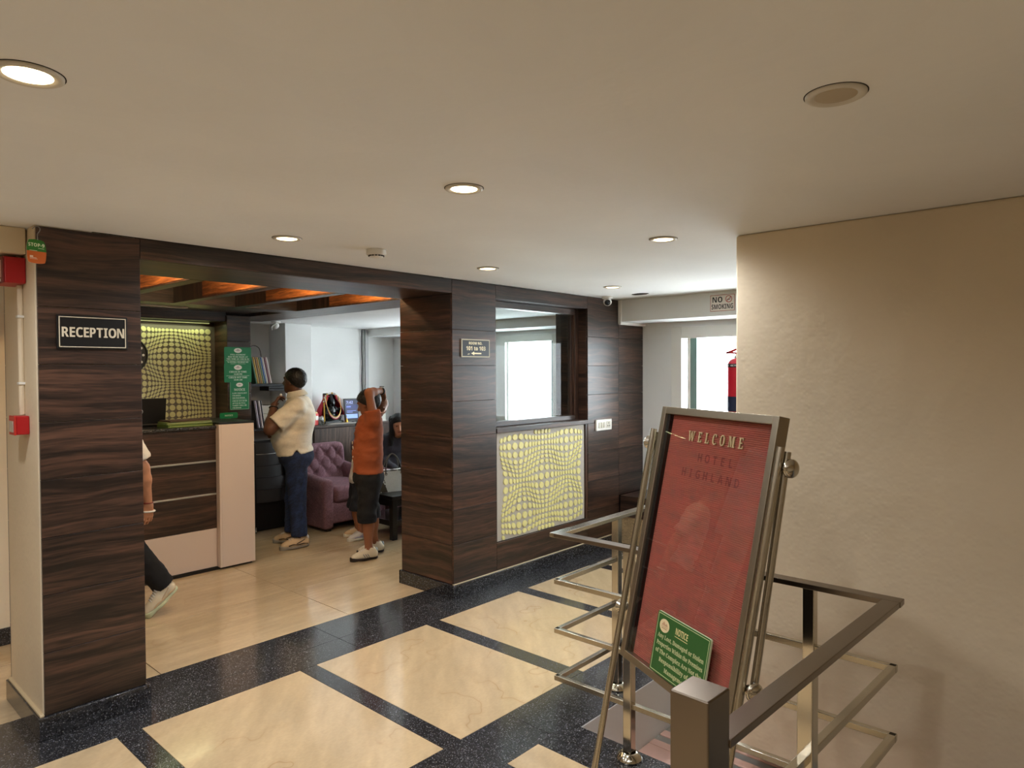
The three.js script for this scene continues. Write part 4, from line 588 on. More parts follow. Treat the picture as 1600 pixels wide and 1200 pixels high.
// ---- coffee table, tote bag ----
{
  const t = thing('coffee_table', 'low black coffee table beside the boy in the reception room', 'table', [4.45, 0, -5.42]);
  wb(t, 'tabletop', M.black, 3.985, 4.95, 0.385, 0.42, -5.72, -5.12, 0.005); for (const x of [4.0, 4.88]) for (const z of [-5.705, -5.19]) wb(t, 'leg', M.black, x, x + 0.055, 0, 0.385, z, z + 0.055, 0.004);
  wb(t, 'apron', M.black, 4.055, 4.88, 0.315, 0.385, -5.165, -5.145, 0.003); wb(t, 'apron', M.black, 4.01, 4.03, 0.315, 0.385, -5.65, -5.19, 0.003); wb(t, 'stretcher', M.black, 4.055, 4.88, 0.13, 0.18, -5.165, -5.145, 0.003); wb(t, 'stretcher', M.black, 4.01, 4.03, 0.13, 0.18, -5.65, -5.19, 0.003);
  wb(t, 'shelf', S({ color: '#5a6066', roughness: 0.12 }), 4.03, 4.9, 0.165, 0.175, -5.67, -5.165, 0.001);
  const np = thing('newspaper', 'folded pale newspaper on the black coffee table', 'newspaper', [4.5, 0.421, -5.2], 0.1); lb(np, 'sheet', S({ color: '#b9bfca', roughness: 0.8 }), 0, 0.004, 0, 0.3, 0.006, 0.2, 0.002); lb(np, 'upper_fold', S({ color: '#c8ccd4', roughness: 0.8 }), 0.01, 0.01, 0.004, 0.28, 0.006, 0.18, 0.002);
  const b = thing('tote_bag', 'cream and olive tote bag standing on the black coffee table', 'bag', [4.2, 0.421, -5.4], -0.25);
  const prof = (w0, w1, h, d0, d1) => { const g = new THREE.BoxGeometry(1, 1, 1, 8, 8, 4), p = g.attributes.position; for (let i = 0; i < p.count; i++) { const y = p.getY(i) + 0.5, x = p.getX(i), z = p.getZ(i), w = mix(w0, w1, y), d = mix(d0, d1, y), bul = 1 + 0.25 * Math.sin(Math.PI * y) * (0.25 - x * x); p.setXYZ(i, x * w, y * h + (0.5 - Math.abs(x)) * -0.02 * y, z * d * bul + 0.004 * Math.sin(x * 21 + y * 5)); } g.computeVertexNormals(); return g; };
  mesh(b, 'body', prof(0.30, 0.36, 0.215, 0.15, 0.05), S({ map: T.cloth, color: '#dfe3dc', roughness: 0.5 })); { const g = prof(0.17, 0.04, 0.2, 0.153, 0.058); g.translate(-0.15, 0.002, 0); mesh(b, 'side_gusset', g, S({ map: T.cloth, color: '#4c4636', roughness: 0.8 })); }
  const strap = S({ color: '#4a4640', roughness: 0.6 }); for (const s of [-1, 1]) { mesh(b, 'handle', tubeGeo([[-0.08, 0.17, s * 0.035], [-0.075, 0.24, s * 0.03], [-0.04, 0.33, s * 0.01], [0.0, 0.36, 0], [0.045, 0.33, s * 0.01], [0.08, 0.24, s * 0.03], [0.085, 0.17, s * 0.035]], 0.007, 36, 8), strap); for (const x of [-0.08, 0.085]) { const r = new THREE.TorusGeometry(0.012, 0.003, 8, 18); r.translate(x, 0.172, s * 0.042); mesh(b, 'ring', r, M.chrome); } }
  lb(b, 'rim_band', strap, 0, 0.2, 0, 0.35, 0.012, 0.06, 0.004);
}

{ // overhead cable outside the reception window
  const t = thing('overhead_cable', 'thin dark cable hanging across the bright window behind the inner pane', 'cable', [6.6, 0, -5.3]);
  mesh(t, 'wire', tubeGeo([[0, 3.2, -1.2], [0, 2.35, -0.72], [0, 1.75, -0.33], [0, 1.2, 0.0], [0, 0.4, 0.55]], 0.005, 40, 6), S({ color: '#1c1614', roughness: 0.9 }));
  mesh(t, 'clamp', rodGeo([0, 3.15, -1.18], [0, 3.25, -1.22], 0.02, 10), M.black);
}

// ---------- soft shapes: distance fields meshed by surface nets ----------
const perlin = new ImprovedNoise();
const smin = (a, b, k) => { const h = Math.max(k - Math.abs(a - b), 0) / k; return Math.min(a, b) - h * h * k * 0.25; };
const smax = (a, b, k) => -smin(-a, -b, k);
const cap = (a, b, ra, rb = ra) => { const [ax, ay, az] = a, dx = b[0] - ax, dy = b[1] - ay, dz = b[2] - az, L = dx * dx + dy * dy + dz * dz || 1e-9; return (x, y, z) => { const px = x - ax, py = y - ay, pz = z - az, t = clamp((px * dx + py * dy + pz * dz) / L); return Math.hypot(px - dx * t, py - dy * t, pz - dz * t) - mix(ra, rb, t); }; };
const ell = (c, r) => (x, y, z) => { const px = (x - c[0]) / r[0], py = (y - c[1]) / r[1], pz = (z - c[2]) / r[2], k = Math.hypot(px, py, pz), q = Math.hypot(px / r[0], py / r[1], pz / r[2]); return q < 1e-9 ? -Math.min(...r) : k * (k - 1) / q; };
const rbox = (c, h, r) => (x, y, z) => { const qx = Math.abs(x - c[0]) - h[0] + r, qy = Math.abs(y - c[1]) - h[1] + r, qz = Math.abs(z - c[2]) - h[2] + r; return Math.hypot(Math.max(qx, 0), Math.max(qy, 0), Math.max(qz, 0)) + Math.min(Math.max(qx, qy, qz), 0) - r; };
const uni = (list, k) => (x, y, z) => { let d = list[0](x, y, z); for (let i = 1; i < list.length; i++) d = smin(d, list[i](x, y, z), k); return d; };
const inFrame = (f, m) => { const e = m.clone().invert().elements; return (x, y, z) => f(e[0] * x + e[4] * y + e[8] * z + e[12], e[1] * x + e[5] * y + e[9] * z + e[13], e[2] * x + e[6] * y + e[10] * z + e[14]); };
function net(f, lo, hi, c) {
  const nx = Math.ceil((hi[0] - lo[0]) / c) + 1, ny = Math.ceil((hi[1] - lo[1]) / c) + 1, nz = Math.ceil((hi[2] - lo[2]) / c) + 1, v = new Float32Array(nx * ny * nz), B = 6, id = (i, j, k) => i + nx * (j + ny * k);
  for (let k0 = 0; k0 < nz; k0 += B) for (let j0 = 0; j0 < ny; j0 += B) for (let i0 = 0; i0 < nx; i0 += B) {
    const h = B / 2, d = f(lo[0] + (i0 + h) * c, lo[1] + (j0 + h) * c, lo[2] + (k0 + h) * c), far = Math.abs(d) > c * B * 1.75;
    for (let k = k0; k < Math.min(k0 + B, nz); k++) for (let j = j0; j < Math.min(j0 + B, ny); j++) for (let i = i0; i < Math.min(i0 + B, nx); i++) v[id(i, j, k)] = far ? d : f(lo[0] + i * c, lo[1] + j * c, lo[2] + k * c);
  }
  const pos = [], idx = [], at = new Int32Array(nx * ny * nz).fill(-1), E = [[0, 1], [0, 2], [0, 4], [1, 3], [1, 5], [2, 3], [2, 6], [3, 7], [4, 5], [4, 6], [5, 7], [6, 7]];
  const q = new Float64Array(8);
  for (let k = 0; k + 1 < nz; k++) for (let j = 0; j + 1 < ny; j++) for (let i = 0; i + 1 < nx; i++) {
    let m = 0; for (let s = 0; s < 8; s++) { q[s] = v[id(i + (s & 1), j + ((s >> 1) & 1), k + (s >> 2))]; if (q[s] < 0) m |= 1 << s; } if (m === 0 || m === 255) continue;
    let n = 0, x = 0, y = 0, z = 0; for (const [a, b] of E) { if ((q[a] < 0) === (q[b] < 0)) continue; const t = q[a] / (q[a] - q[b]); x += (a & 1) + t * ((b & 1) - (a & 1)); y += ((a >> 1) & 1) + t * (((b >> 1) & 1) - ((a >> 1) & 1)); z += (a >> 2) + t * ((b >> 2) - (a >> 2)); n++; }
    at[id(i, j, k)] = pos.length / 3; pos.push(lo[0] + (i + x / n) * c, lo[1] + (j + y / n) * c, lo[2] + (k + z / n) * c);
  }
  const quad = (a, b, d, e, flip) => { if (a < 0 || b < 0 || d < 0 || e < 0) return; if (flip) idx.push(a, d, b, a, e, d); else idx.push(a, b, d, a, d, e); };
  for (let k = 1; k + 1 < nz; k++) for (let j = 1; j + 1 < ny; j++) for (let i = 1; i + 1 < nx; i++) {
    const s = v[id(i, j, k)] < 0;
    if (s !== (v[id(i + 1, j, k)] < 0)) quad(at[id(i, j - 1, k - 1)], at[id(i, j, k - 1)], at[id(i, j, k)], at[id(i, j - 1, k)], !s);
    if (s !== (v[id(i, j + 1, k)] < 0)) quad(at[id(i - 1, j, k - 1)], at[id(i - 1, j, k)], at[id(i, j, k)], at[id(i, j, k - 1)], !s);
    if (s !== (v[id(i, j, k + 1)] < 0)) quad(at[id(i - 1, j - 1, k)], at[id(i, j - 1, k)], at[id(i, j, k)], at[id(i - 1, j, k)], !s);
  }
  const g = new THREE.BufferGeometry(); g.setAttribute('position', new THREE.Float32BufferAttribute(pos, 3)); g.setIndex(idx); g.computeVertexNormals();
  const uv = new Float32Array(pos.length / 3 * 2); for (let i = 0; i < uv.length / 2; i++) { uv[2 * i] = pos[3 * i] * 0.8 + pos[3 * i + 2] * 0.8; uv[2 * i + 1] = pos[3 * i + 1] + pos[3 * i + 2] * 0.5 - pos[3 * i] * 0.35; } g.setAttribute('uv', new THREE.BufferAttribute(uv, 2)); return g;
}
const folds = (f, a, s, sy = s) => (x, y, z) => { const d = f(x, y, z); return Math.abs(d) > 0.06 ? d : d + a * perlin.noise(x * s + 3.1, y * sy + 1.7, z * s + 5.3) + a * 0.5 * perlin.noise(x * s * 2.1, y * sy * 2.3, z * s * 2.2); };

// ---- tufted armchairs ----
{
  const c = thing('armchair', 'purple tufted armchair behind the man, left of the boy', 'armchair', [4.115, 0, -6.3], 0, 'purple armchairs');
  // base
  mesh(c, 'base', net(rbox([0, 0.18, 0.0], [0.36, 0.11, 0.40], 0.02), [-0.42, 0.03, -0.46], [0.42, 0.33, 0.46], 0.014), M.purple);
  mesh(c, 'seat_cushion', net((x, y, z) => rbox([0, 0.355, 0.07], [0.255, 0.085, 0.355], 0.05)(x, y, z) - 0.012 * Math.max(0, 1 - (x * x / 0.06 + (z - 0.07) ** 2 / 0.12)), [-0.3, 0.24, -0.32], [0.3, 0.48, 0.46], 0.012), M.purple);
  // tufted back, leaning a little
  const BT = []; for (let r = 0; r < 3; r++) for (let k = 0; k < 4; k++) BT.push([-0.225 + k * 0.15 + (r % 2 ? 0.075 : 0), 0.69 - r * 0.095]); const bt = BT.filter((b) => Math.abs(b[0]) < 0.25);
  const tuft = (x, y) => { let d = 0; for (const [bx, by] of bt) { const r2 = (x - bx) ** 2 + (y - by) ** 2; d += 0.038 * Math.exp(-r2 / 0.0009); } const u = (x / 0.075 + (y - 0.69) / 0.095) / 2, w = (x / 0.075 - (y - 0.69) / 0.095) / 2, cr = (t) => Math.exp(-((((t - 0.5) - Math.round(t - 0.5)) / 0.10) ** 2)); if (y > 0.47) d += 0.013 * Math.min(1, cr(u) + cr(w)) * sstep(0.47, 0.52, y); return d; };
  const back = (x, y, z) => { const zz = z + (y - 0.4) * 0.16, d = rbox([0, 0.57, -0.285], [0.335 - 0.02 * Math.max(0, 0.6 - y), 0.235, 0.085], 0.06)(x, y, zz); return zz > -0.285 ? d + tuft(x, y) * sstep(-0.25, -0.2, zz) : d; };
  const bm = mesh(c, 'backrest', net(back, [-0.4, 0.3, -0.52], [0.4, 0.85, -0.12], 0.009), M.purple);
  for (const [x, y] of bt) { const g = new THREE.SphereGeometry(0.011, 12, 8); g.scale(1, 1, 0.6); g.translate(x, y, -0.228 - (y - 0.4) * 0.16); mesh(bm, 'button', g, M.purple); }
  // rolled arms, sloping down to the front
  for (const s of [-1, 1]) {
    const arm = uni([rbox([s * 0.32, 0.27, 0.02], [0.058, 0.24, 0.405], 0.03), cap([s * 0.327, 0.53, -0.3], [s * 0.327, 0.455, 0.36], 0.062, 0.068)], 0.03);
    mesh(c, 'arm', net((x, y, z) => smax(arm(x, y, z), z - 0.43, 0.03), [Math.min(s * 0.22, s * 0.44), 0.01, -0.46], [Math.max(s * 0.22, s * 0.44), 0.63, 0.47], 0.0115), M.purple);
  }
  for (const [x, z] of [[-0.3, 0.36], [0.3, 0.36], [-0.3, -0.36], [0.3, -0.36]]) lb(c, 'foot', M.black, x, 0.035, z, 0.05, 0.07, 0.05, 0.004);
  copyOf(c, [4.945, 0, -6.3], 0, 'purple armchair on which the dark haired woman sits, behind the table', 'purple armchairs');
}

// ---- people ----
const V3 = (a) => new THREE.Vector3(...a), arr = (v) => [v.x, v.y, v.z], lerpP = (a, b, t) => a.map((q, i) => mix(q, b[i], t));
function handShape(wrist, dir, palm, thumbSide, curl, s) {     // palm, four fingers of different lengths, thumb from the side near the wrist
  const f = V3(dir).normalize(), n = V3(palm); n.addScaledVector(f, -n.dot(f)).normalize(); const t = new THREE.Vector3().crossVectors(f, n).multiplyScalar(thumbSide), w = V3(wrist);
  const at = (a, b, c) => w.clone().addScaledVector(f, a * s).addScaledVector(t, b * s).addScaledVector(n, c * s), L = [];
  const palmParts = []; for (const b of [-0.026, -0.009, 0.009, 0.026]) palmParts.push(cap(arr(at(0.005, b * 0.7, 0)), arr(at(0.082 - Math.abs(b) * 0.25, b, 0)), 0.0145 * s, 0.0115 * s)); L.push(uni(palmParts, 0.014 * s));
  [[0.029, 0.068], [0.0098, 0.078], [-0.0098, 0.073], [-0.028, 0.057]].forEach(([b, len], i) => {
    let p = at(0.083 - Math.abs(b) * 0.25, b, 0), a = curl * 0.55, d; const seg = [0.46, 0.3, 0.24], rad = [0.0086, 0.0078, 0.0069, 0.0058];
    seg.forEach((q, k) => { d = f.clone().multiplyScalar(Math.cos(a)).addScaledVector(n, Math.sin(a)).addScaledVector(t, (b * 2.2) * (1 - curl * 0.6)).normalize(); const e = p.clone().addScaledVector(d, q * len * s); L.push(cap(arr(p), arr(e), rad[k] * s, rad[k + 1] * s)); p = e; a += curl * 0.75; });
  });
  { let p = at(0.022, 0.026, 0.002), d = f.clone().multiplyScalar(0.62).addScaledVector(t, 0.72).addScaledVector(n, 0.32).normalize(), e = p.clone().addScaledVector(d, 0.04 * s); L.push(cap(arr(p), arr(e), 0.0125 * s, 0.0098 * s)); const d2 = f.clone().multiplyScalar(0.85).addScaledVector(t, 0.35).addScaledVector(n, 0.4).normalize(); L.push(cap(arr(e), arr(e.clone().addScaledVector(d2, 0.03 * s)), 0.0096 * s, 0.0075 * s)); }
  const c = at(0.075, 0, 0.02), R = 0.115 * s; return { f: uni(L, 0.006 * s), lo: [c.x - R, c.y - R, c.z - R], hi: [c.x + R, c.y + R, c.z + R] };
}
const shoeCache = {};
function shoeGeos(s) {                                        // ankle over the origin, toe along +z, sole on y = 0
  const k = s.toFixed(2); if (shoeCache[k]) return shoeCache[k];
  const foot = (h0, h1, gr) => (x, y, z) => { const q = uni([cap([-0.004, 0, -0.045], [0.0, 0, 0.06], 0.034 + gr, 0.038 + gr), cap([0, 0, 0.06], [-0.008, 0, 0.135], 0.041 + gr, 0.034 + gr)], 0.03)(x, 0, z); return smax(smax(q, y - h1 - 0.012 * sstep(0.1, 0.19, z), 0.008), h0 - y + 0.012 * sstep(0.1, 0.18, z) * -1, 0.008); };
  const upper = uni([cap([0, 0.05, -0.045], [0, 0.04, 0.05], 0.037, 0.036), cap([0, 0.04, 0.05], [-0.006, 0.03, 0.135], 0.036, 0.03), cap([0, 0.05, -0.035], [0, 0.1, -0.015], 0.038, 0.037), cap([0, 0.08, 0.0], [0, 0.045, 0.1], 0.03, 0.026)], 0.03);
  const open = cap([0, 0.09, -0.012], [0, 0.17, -0.02], 0.03, 0.04);
  const r = { sole: net(foot(0.003, 0.026, 0.006), [-0.07, -0.01, -0.11], [0.07, 0.06, 0.2], 0.006), upper: net((x, y, z) => smax(smax(upper(x, y, z), 0.022 - y, 0.004), -open(x, y, z), 0.006), [-0.07, 0.0, -0.11], [0.07, 0.15, 0.2], 0.005) };
  const topY = (x, z) => { let y = 0.14; while (y > 0.02 && upper(x, y, z) > 0) y -= 0.001; return y; }, sideX = (y, z) => { let x = 0.07; while (x > 0 && upper(x, y, z) > 0) x -= 0.0007; return x; };
  r.lace = [0, 1, 2, 3, 4].map((i) => { const z = 0.028 + i * 0.015; return tubeGeo([-0.024, -0.012, 0, 0.012, 0.024].map((x, k) => [x, topY(x, z + 0.001 * (k % 2)) + 0.002, z + (x + 0.024) * 0.12]), 0.0034, 14, 6); });
  const side = (pts, rad, sd) => tubeGeo(pts.map(([y, z]) => [sd * (sideX(y, z) + 0.0005), y, z]), rad, 16, 6);
  r.stripe = [-1, 1].flatMap((sd) => [0, 1, 2].map((i) => side([[0.03, 0.008 + i * 0.02], [0.045, 0.017 + i * 0.02], [0.062, 0.028 + i * 0.02]], 0.0036, sd)));
  r.accent = [-1, 1].flatMap((sd) => [side([[0.034, -0.06], [0.04, -0.02], [0.036, 0.03], [0.042, 0.07], [0.034, 0.11]], 0.0042, sd), side([[0.075, -0.03], [0.06, 0.0], [0.046, 0.045]], 0.0036, sd)]);
  for (const g of [r.sole, r.upper, ...r.lace, ...r.stripe, ...r.accent]) g.scale(s, s, s); return shoeCache[k] = r;
}
function addShoe(p, ankle, yaw, pitch, s, up, so, opt = {}) {
  const g = shoeGeos(s), o = new THREE.Group(); o.name = 'shoe'; o.position.set(...ankle); o.rotation.set(pitch, yaw, 0, 'YXZ'); p.add(o);
  mesh(o, 'upper', g.upper, up); mesh(o, 'sole', g.sole, so); if (!opt.noLace) for (const l of g.lace) mesh(o, 'lace', l, opt.lace || M.shoeWhite);
  if (opt.stripes) for (const q of g.stripe) mesh(o, 'stripe', q, opt.stripes); if (opt.accent) for (const q of g.accent) mesh(o, 'accent', q, opt.accent);
  if (opt.heelTab) { const q = new THREE.SphereGeometry(0.026, 14, 10); q.scale(0.9, 1, 0.5); q.translate(0, 0.075, -0.072); q.scale(s, s, s); mesh(o, 'heel_tab', q, opt.heelTab); }
  return o;
}
function person(p, q) {
  // q: joints and radii in the person's own frame, +z ahead, +x the person's left
  const J = q.j, sc = q.s, hm = new THREE.Matrix4().compose(V3(J.head), new THREE.Quaternion().setFromEuler(new THREE.Euler(q.headRot[0], q.headRot[1], q.headRot[2], 'YXZ')), new THREE.Vector3(q.hs, q.hs, q.hs)), hs = q.hs;
  const headF0 = uni([ell([0, 0.022, -0.015], [0.075, 0.09, 0.096]), ell([0, -0.04, 0.026], [0.06, 0.072, 0.062]), ell([0, -0.092, 0.052], [0.03, 0.026, 0.028])], 0.035);
  const det = uni([cap([0, 0.006, 0.088], [0, -0.03, 0.108], 0.009, 0.0125), ell([0.014, -0.034, 0.094], [0.01, 0.008, 0.011]), ell([-0.014, -0.034, 0.094], [0.01, 0.008, 0.011]), cap([-0.036, 0.026, 0.076], [0.036, 0.026, 0.076], 0.011)], 0.01), ears = uni([ell([0.075, -0.01, -0.006], [0.010, 0.027, 0.017]), ell([-0.075, -0.01, -0.006], [0.010, 0.027, 0.017])], 0.004);
  const sock = uni([ell([0.031, 0.006, 0.092], [0.016, 0.011, 0.013]), ell([-0.031, 0.006, 0.092], [0.016, 0.011, 0.013])], 0.004);
  const hf = (x, y, z) => smin(smax(smin(headF0(x, y, z), det(x, y, z), 0.016), -sock(x, y, z), 0.01), ears(x, y, z), 0.008), headIn = inFrame(hf, hm), head = (x, y, z) => headIn(x, y, z) * hs;
  const R = { thigh: 0.08, knee: 0.052, calf: 0.052, ankle: 0.036, sh: 0.052, el: 0.038, wr: 0.026, neck: 0.052, ...q.r };
  const torso = q.torso.map(([c, r]) => ell(c, r)), torsoIn = q.torso.map(([c, r]) => ell(c, r.map((v) => v - 0.014)));
  const parts = [...torsoIn];
  for (const s of ['L', 'R']) {
    const h = J['hip' + s], k = J['kn' + s], a = J['an' + s], sh = J['sh' + s], e = J['el' + s], w = J['wr' + s];
    parts.push(cap(h, k, R.thigh, R.knee), cap(k, a, R.knee * 0.96, R.ankle), ell(lerpP(lerpP(k, a, 0.3), [k[0], k[1], k[2] - 1], 0.012), [R.calf, 0.1 * sc, R.calf * 1.08]));
    parts.push(cap(a, [a[0] + (q.toe ? q.toe[s][0] : 0) , Math.max(0.04, a[1] - 0.045 * sc), a[2] + 0.06 * sc], R.ankle * 0.9, R.ankle * 0.7));
    parts.push(cap(sh, e, R.sh, R.el), cap(e, lerpP(e, w, 0.3), R.el * 1.04, R.el * 1.06), cap(lerpP(e, w, 0.3), w, R.el * 1.02, R.wr));
  }
  const neckTop = arr(V3([0, -0.06, -0.018]).applyMatrix4(hm)); parts.push(cap(J.neck, neckTop, R.neck * 1.1, R.neck));
  const bodyF = uni(parts, 0.028), F = (x, y, z) => smin(bodyF(x, y, z), head(x, y, z), 0.012);
  let lo = [9, 9, 9], hi = [-9, -9, -9]; for (const k in J) J[k].forEach((v, i) => { lo[i] = Math.min(lo[i], v); hi[i] = Math.max(hi[i], v); }); const pad = 0.22; lo = lo.map((v) => v - pad); hi = hi.map((v) => v + pad); lo[1] = Math.max(lo[1], -0.02);
  const geos = [net(bodyF, lo, hi, 0.0125)]; { const c = V3(J.head), r = 0.16 * hs; const nk = cap(J.neck, neckTop, R.neck * 1.1, R.neck); geos.push(net((x, y, z) => smin(head(x, y, z), Math.max(nk(x, y, z), (neckTop[1] - 0.05 - y)), 0.012), [c.x - r, c.y - r, c.z - r], [c.x + r, c.y + r, c.z + r], 0.0048)); }
  for (const s of ['L', 'R']) { const h = q.hands[s]; const H = handShape(J['wr' + s], h[0], h[1], h[2], h[3], sc * 0.97); const w = J['wr' + s], e = J['el' + s], fa = cap(lerpP(w, e, 0.12), w, R.wr * 1.03, R.wr * 0.98); geos.push(net((x, y, z) => smin(H.f(x, y, z), fa(x, y, z), 0.012), H.lo.map((v, i) => Math.min(v, w[i] - 0.045)), H.hi.map((v, i) => Math.max(v, w[i] + 0.045)), 0.0042)); }
  mesh(p, 'body', mergeGeometries(geos), q.skin);
  // face: eyes, brows, lips
  const onHead = (g) => { g.applyMatrix4(hm); return g; };
  for (const s of [-1, 1]) { const e = new THREE.SphereGeometry(0.0118, 14, 10); e.translate(s * 0.031, 0.006, 0.0665); const m = mesh(p, 'eye', onHead(e), M.eye); const i = new THREE.SphereGeometry(0.0065, 12, 8); i.scale(1, 1, 0.5); i.translate(s * 0.031, 0.006, 0.0772); mesh(m, 'iris', onHead(i), M.iris); mesh(p, 'eyebrow', onHead(tubeGeo([[s * 0.016, 0.026, 0.0855], [s * 0.031, 0.031, 0.081], [s * 0.047, 0.025, 0.071]], 0.0032, 10, 6)), M.hair); }
  { const g = new THREE.SphereGeometry(1, 16, 10); g.scale(0.022, 0.0075, 0.009); g.translate(0, -0.063, 0.083); mesh(p, 'mouth', onHead(g), M.lip); }
  // hair
  const bh = q.bigHair ? 0.012 : 0.004, capHair = ell([0, 0.027, -0.02], [0.0865 + bh, 0.1 + bh * 0.6, 0.106 + bh]), shortHair = (x, y, z) => { const d = capHair(x, y, z) + 0.004 * perlin.noise(x * 90, y * 60, z * 90), faceCut = -(y * 0.9 - (z - 0.0) * 0.72 + 0.004), nape = -0.072 - y; return smax(smax(d, faceCut, 0.012), nape, 0.012); };
  let hairF = shortHair, hr = 0.15; if (q.longHair) { const fall = uni([cap([0.06, 0.05, -0.05], [0.085, -0.26, -0.035], 0.05, 0.028), cap([-0.06, 0.05, -0.05], [-0.085, -0.24, -0.035], 0.05, 0.028), cap([0.078, 0.04, 0.0], [0.098, -0.2, 0.04], 0.028, 0.02), cap([-0.078, 0.04, 0.0], [-0.1, -0.22, 0.04], 0.028, 0.02), cap([0, 0.03, -0.08], [0, -0.28, -0.09], 0.06, 0.05)], 0.03); hairF = (x, y, z) => smin(shortHair(x, y, z), fall(x, y, z) + 0.006 * perlin.noise(x * 60, y * 14, z * 60), 0.02); hr = 0.34; }
  const hn = net(hairF, [-0.15, -hr - 0.02, -0.17], [0.15, 0.15, 0.13], 0.0052); mesh(p, 'hair', onHead(hn), M.hair);
  // top with sleeves
  if (q.shirt) {
    const S = q.shirt, list = q.torso.map(([c, r]) => ell(c, r.map((v) => v + S.ease))), cuts = []; for (const s of ['L', 'R']) { const a = J['sh' + s], b = lerpP(a, J['el' + s], S.sleeve), d = V3(b).sub(V3(a)).normalize(), cp = cap(a, lerpP(a, J['el' + s], S.sleeve + 0.25), S.rs[0], S.rs[1]); list.push((x, y, z) => smax(cp(x, y, z), (x - b[0]) * d.x + (y - b[1]) * d.y + (z - b[2]) * d.z, 0.006)); }
    if (q.pants) for (const s of ['L', 'R']) { const h = J['hip' + s]; list.push(cap([h[0] * 0.9, h[1] + 0.0, h[2]], [h[0] * 0.9, h[1] - 0.1, h[2]], R.thigh + q.pants.ease * 0.8 + 0.012)); }
    if (S.long) for (const s of ['L', 'R']) list.push(cap(J['el' + s], lerpP(J['el' + s], J['wr' + s], 0.95), S.rs[1], S.rs[1] * 0.8));
    const neckHole = cap(J.neck, neckTop, R.neck + 0.002, R.neck + 0.014), u = folds(uni(list, 0.045), S.fold || 0.006, 8, 22), SF = (x, y, z) => { let hem = S.hem + (S.slit ? 0.05 * Math.max(0, 1 - Math.abs(z + 0.005) / 0.035) * (x > 0.08 ? 1 : 0) : 0) + (S.hemDrop || 0) * z; return smax(smax(u(x, y, z), hem - y, 0.008), -neckHole(x, y, z), 0.006); };
    const m = mesh(p, S.name, net(SF, [lo[0], S.hem - 0.05, lo[2]], [hi[0], hi[1], hi[2]], 0.0105), S.mat); 
    if (S.collar) { const n0 = R.neck, tg = lathe([[n0 + 0.003, 0.034], [n0 + 0.009, 0.037], [n0 + 0.016, 0.03], [n0 + 0.034, -0.012], [n0 + 0.032, -0.018], [n0 + 0.012, -0.01], [n0 + 0.003, 0.034]], 36); tg.scale(1.0, 1, 1.08); tg.rotateX(0.2); tg.translate(...lerpP(J.neck, neckTop, 0.38)); mesh(m, 'collar', tg, S.mat); }
    if (S.print) S.print(m);
  }
  if (q.pants) {
    const S = q.pants, list = [ell(q.torso[q.torso.length - 1][0], q.torso[q.torso.length - 1][1].map((v) => v + S.ease * 0.6))]; for (const s of ['L', 'R']) { const h = J['hip' + s], k = J['kn' + s], a = J['an' + s]; list.push(cap(h, k, R.thigh + S.ease, R.knee + S.ease * 1.15)); if (!S.short) list.push(cap(k, a, R.knee + S.ease * 1.15, S.cuff)); else { const e = lerpP(k, a, 0.4); list.push(cap(k, e, R.knee + S.ease * 1.2, R.knee + S.ease * 1.3)); } }
    const u = folds(uni(list, 0.03), S.fold || 0.006, 12, 15); const cutL = S.hem, lowY = Math.min(J.anL[1], J.anR[1]) - 0.1;
    mesh(p, S.name, net((x, y, z) => { let d = smax(u(x, y, z), y - S.waist, 0.01); if (S.short) d = smax(d, S.hem - y, 0.006); else { for (const s of ['L', 'R']) { const a = J['an' + s], k = J['kn' + s], dd = V3(a).sub(V3(k)).normalize(), side = s === 'L' ? 1 : -1; if (x * side > -0.02) d = smax(d, Math.min((x - a[0]) * dd.x + (y - a[1]) * dd.y + (z - a[2]) * dd.z + 0.02, 0.3), 0.006); } } return d; }, [lo[0], Math.max(lowY, 0.0), lo[2]], [hi[0], S.waist + 0.03, hi[2]], 0.011), S.mat);
  }
}
const face = (dx, dz) => Math.atan2(dx, dz);
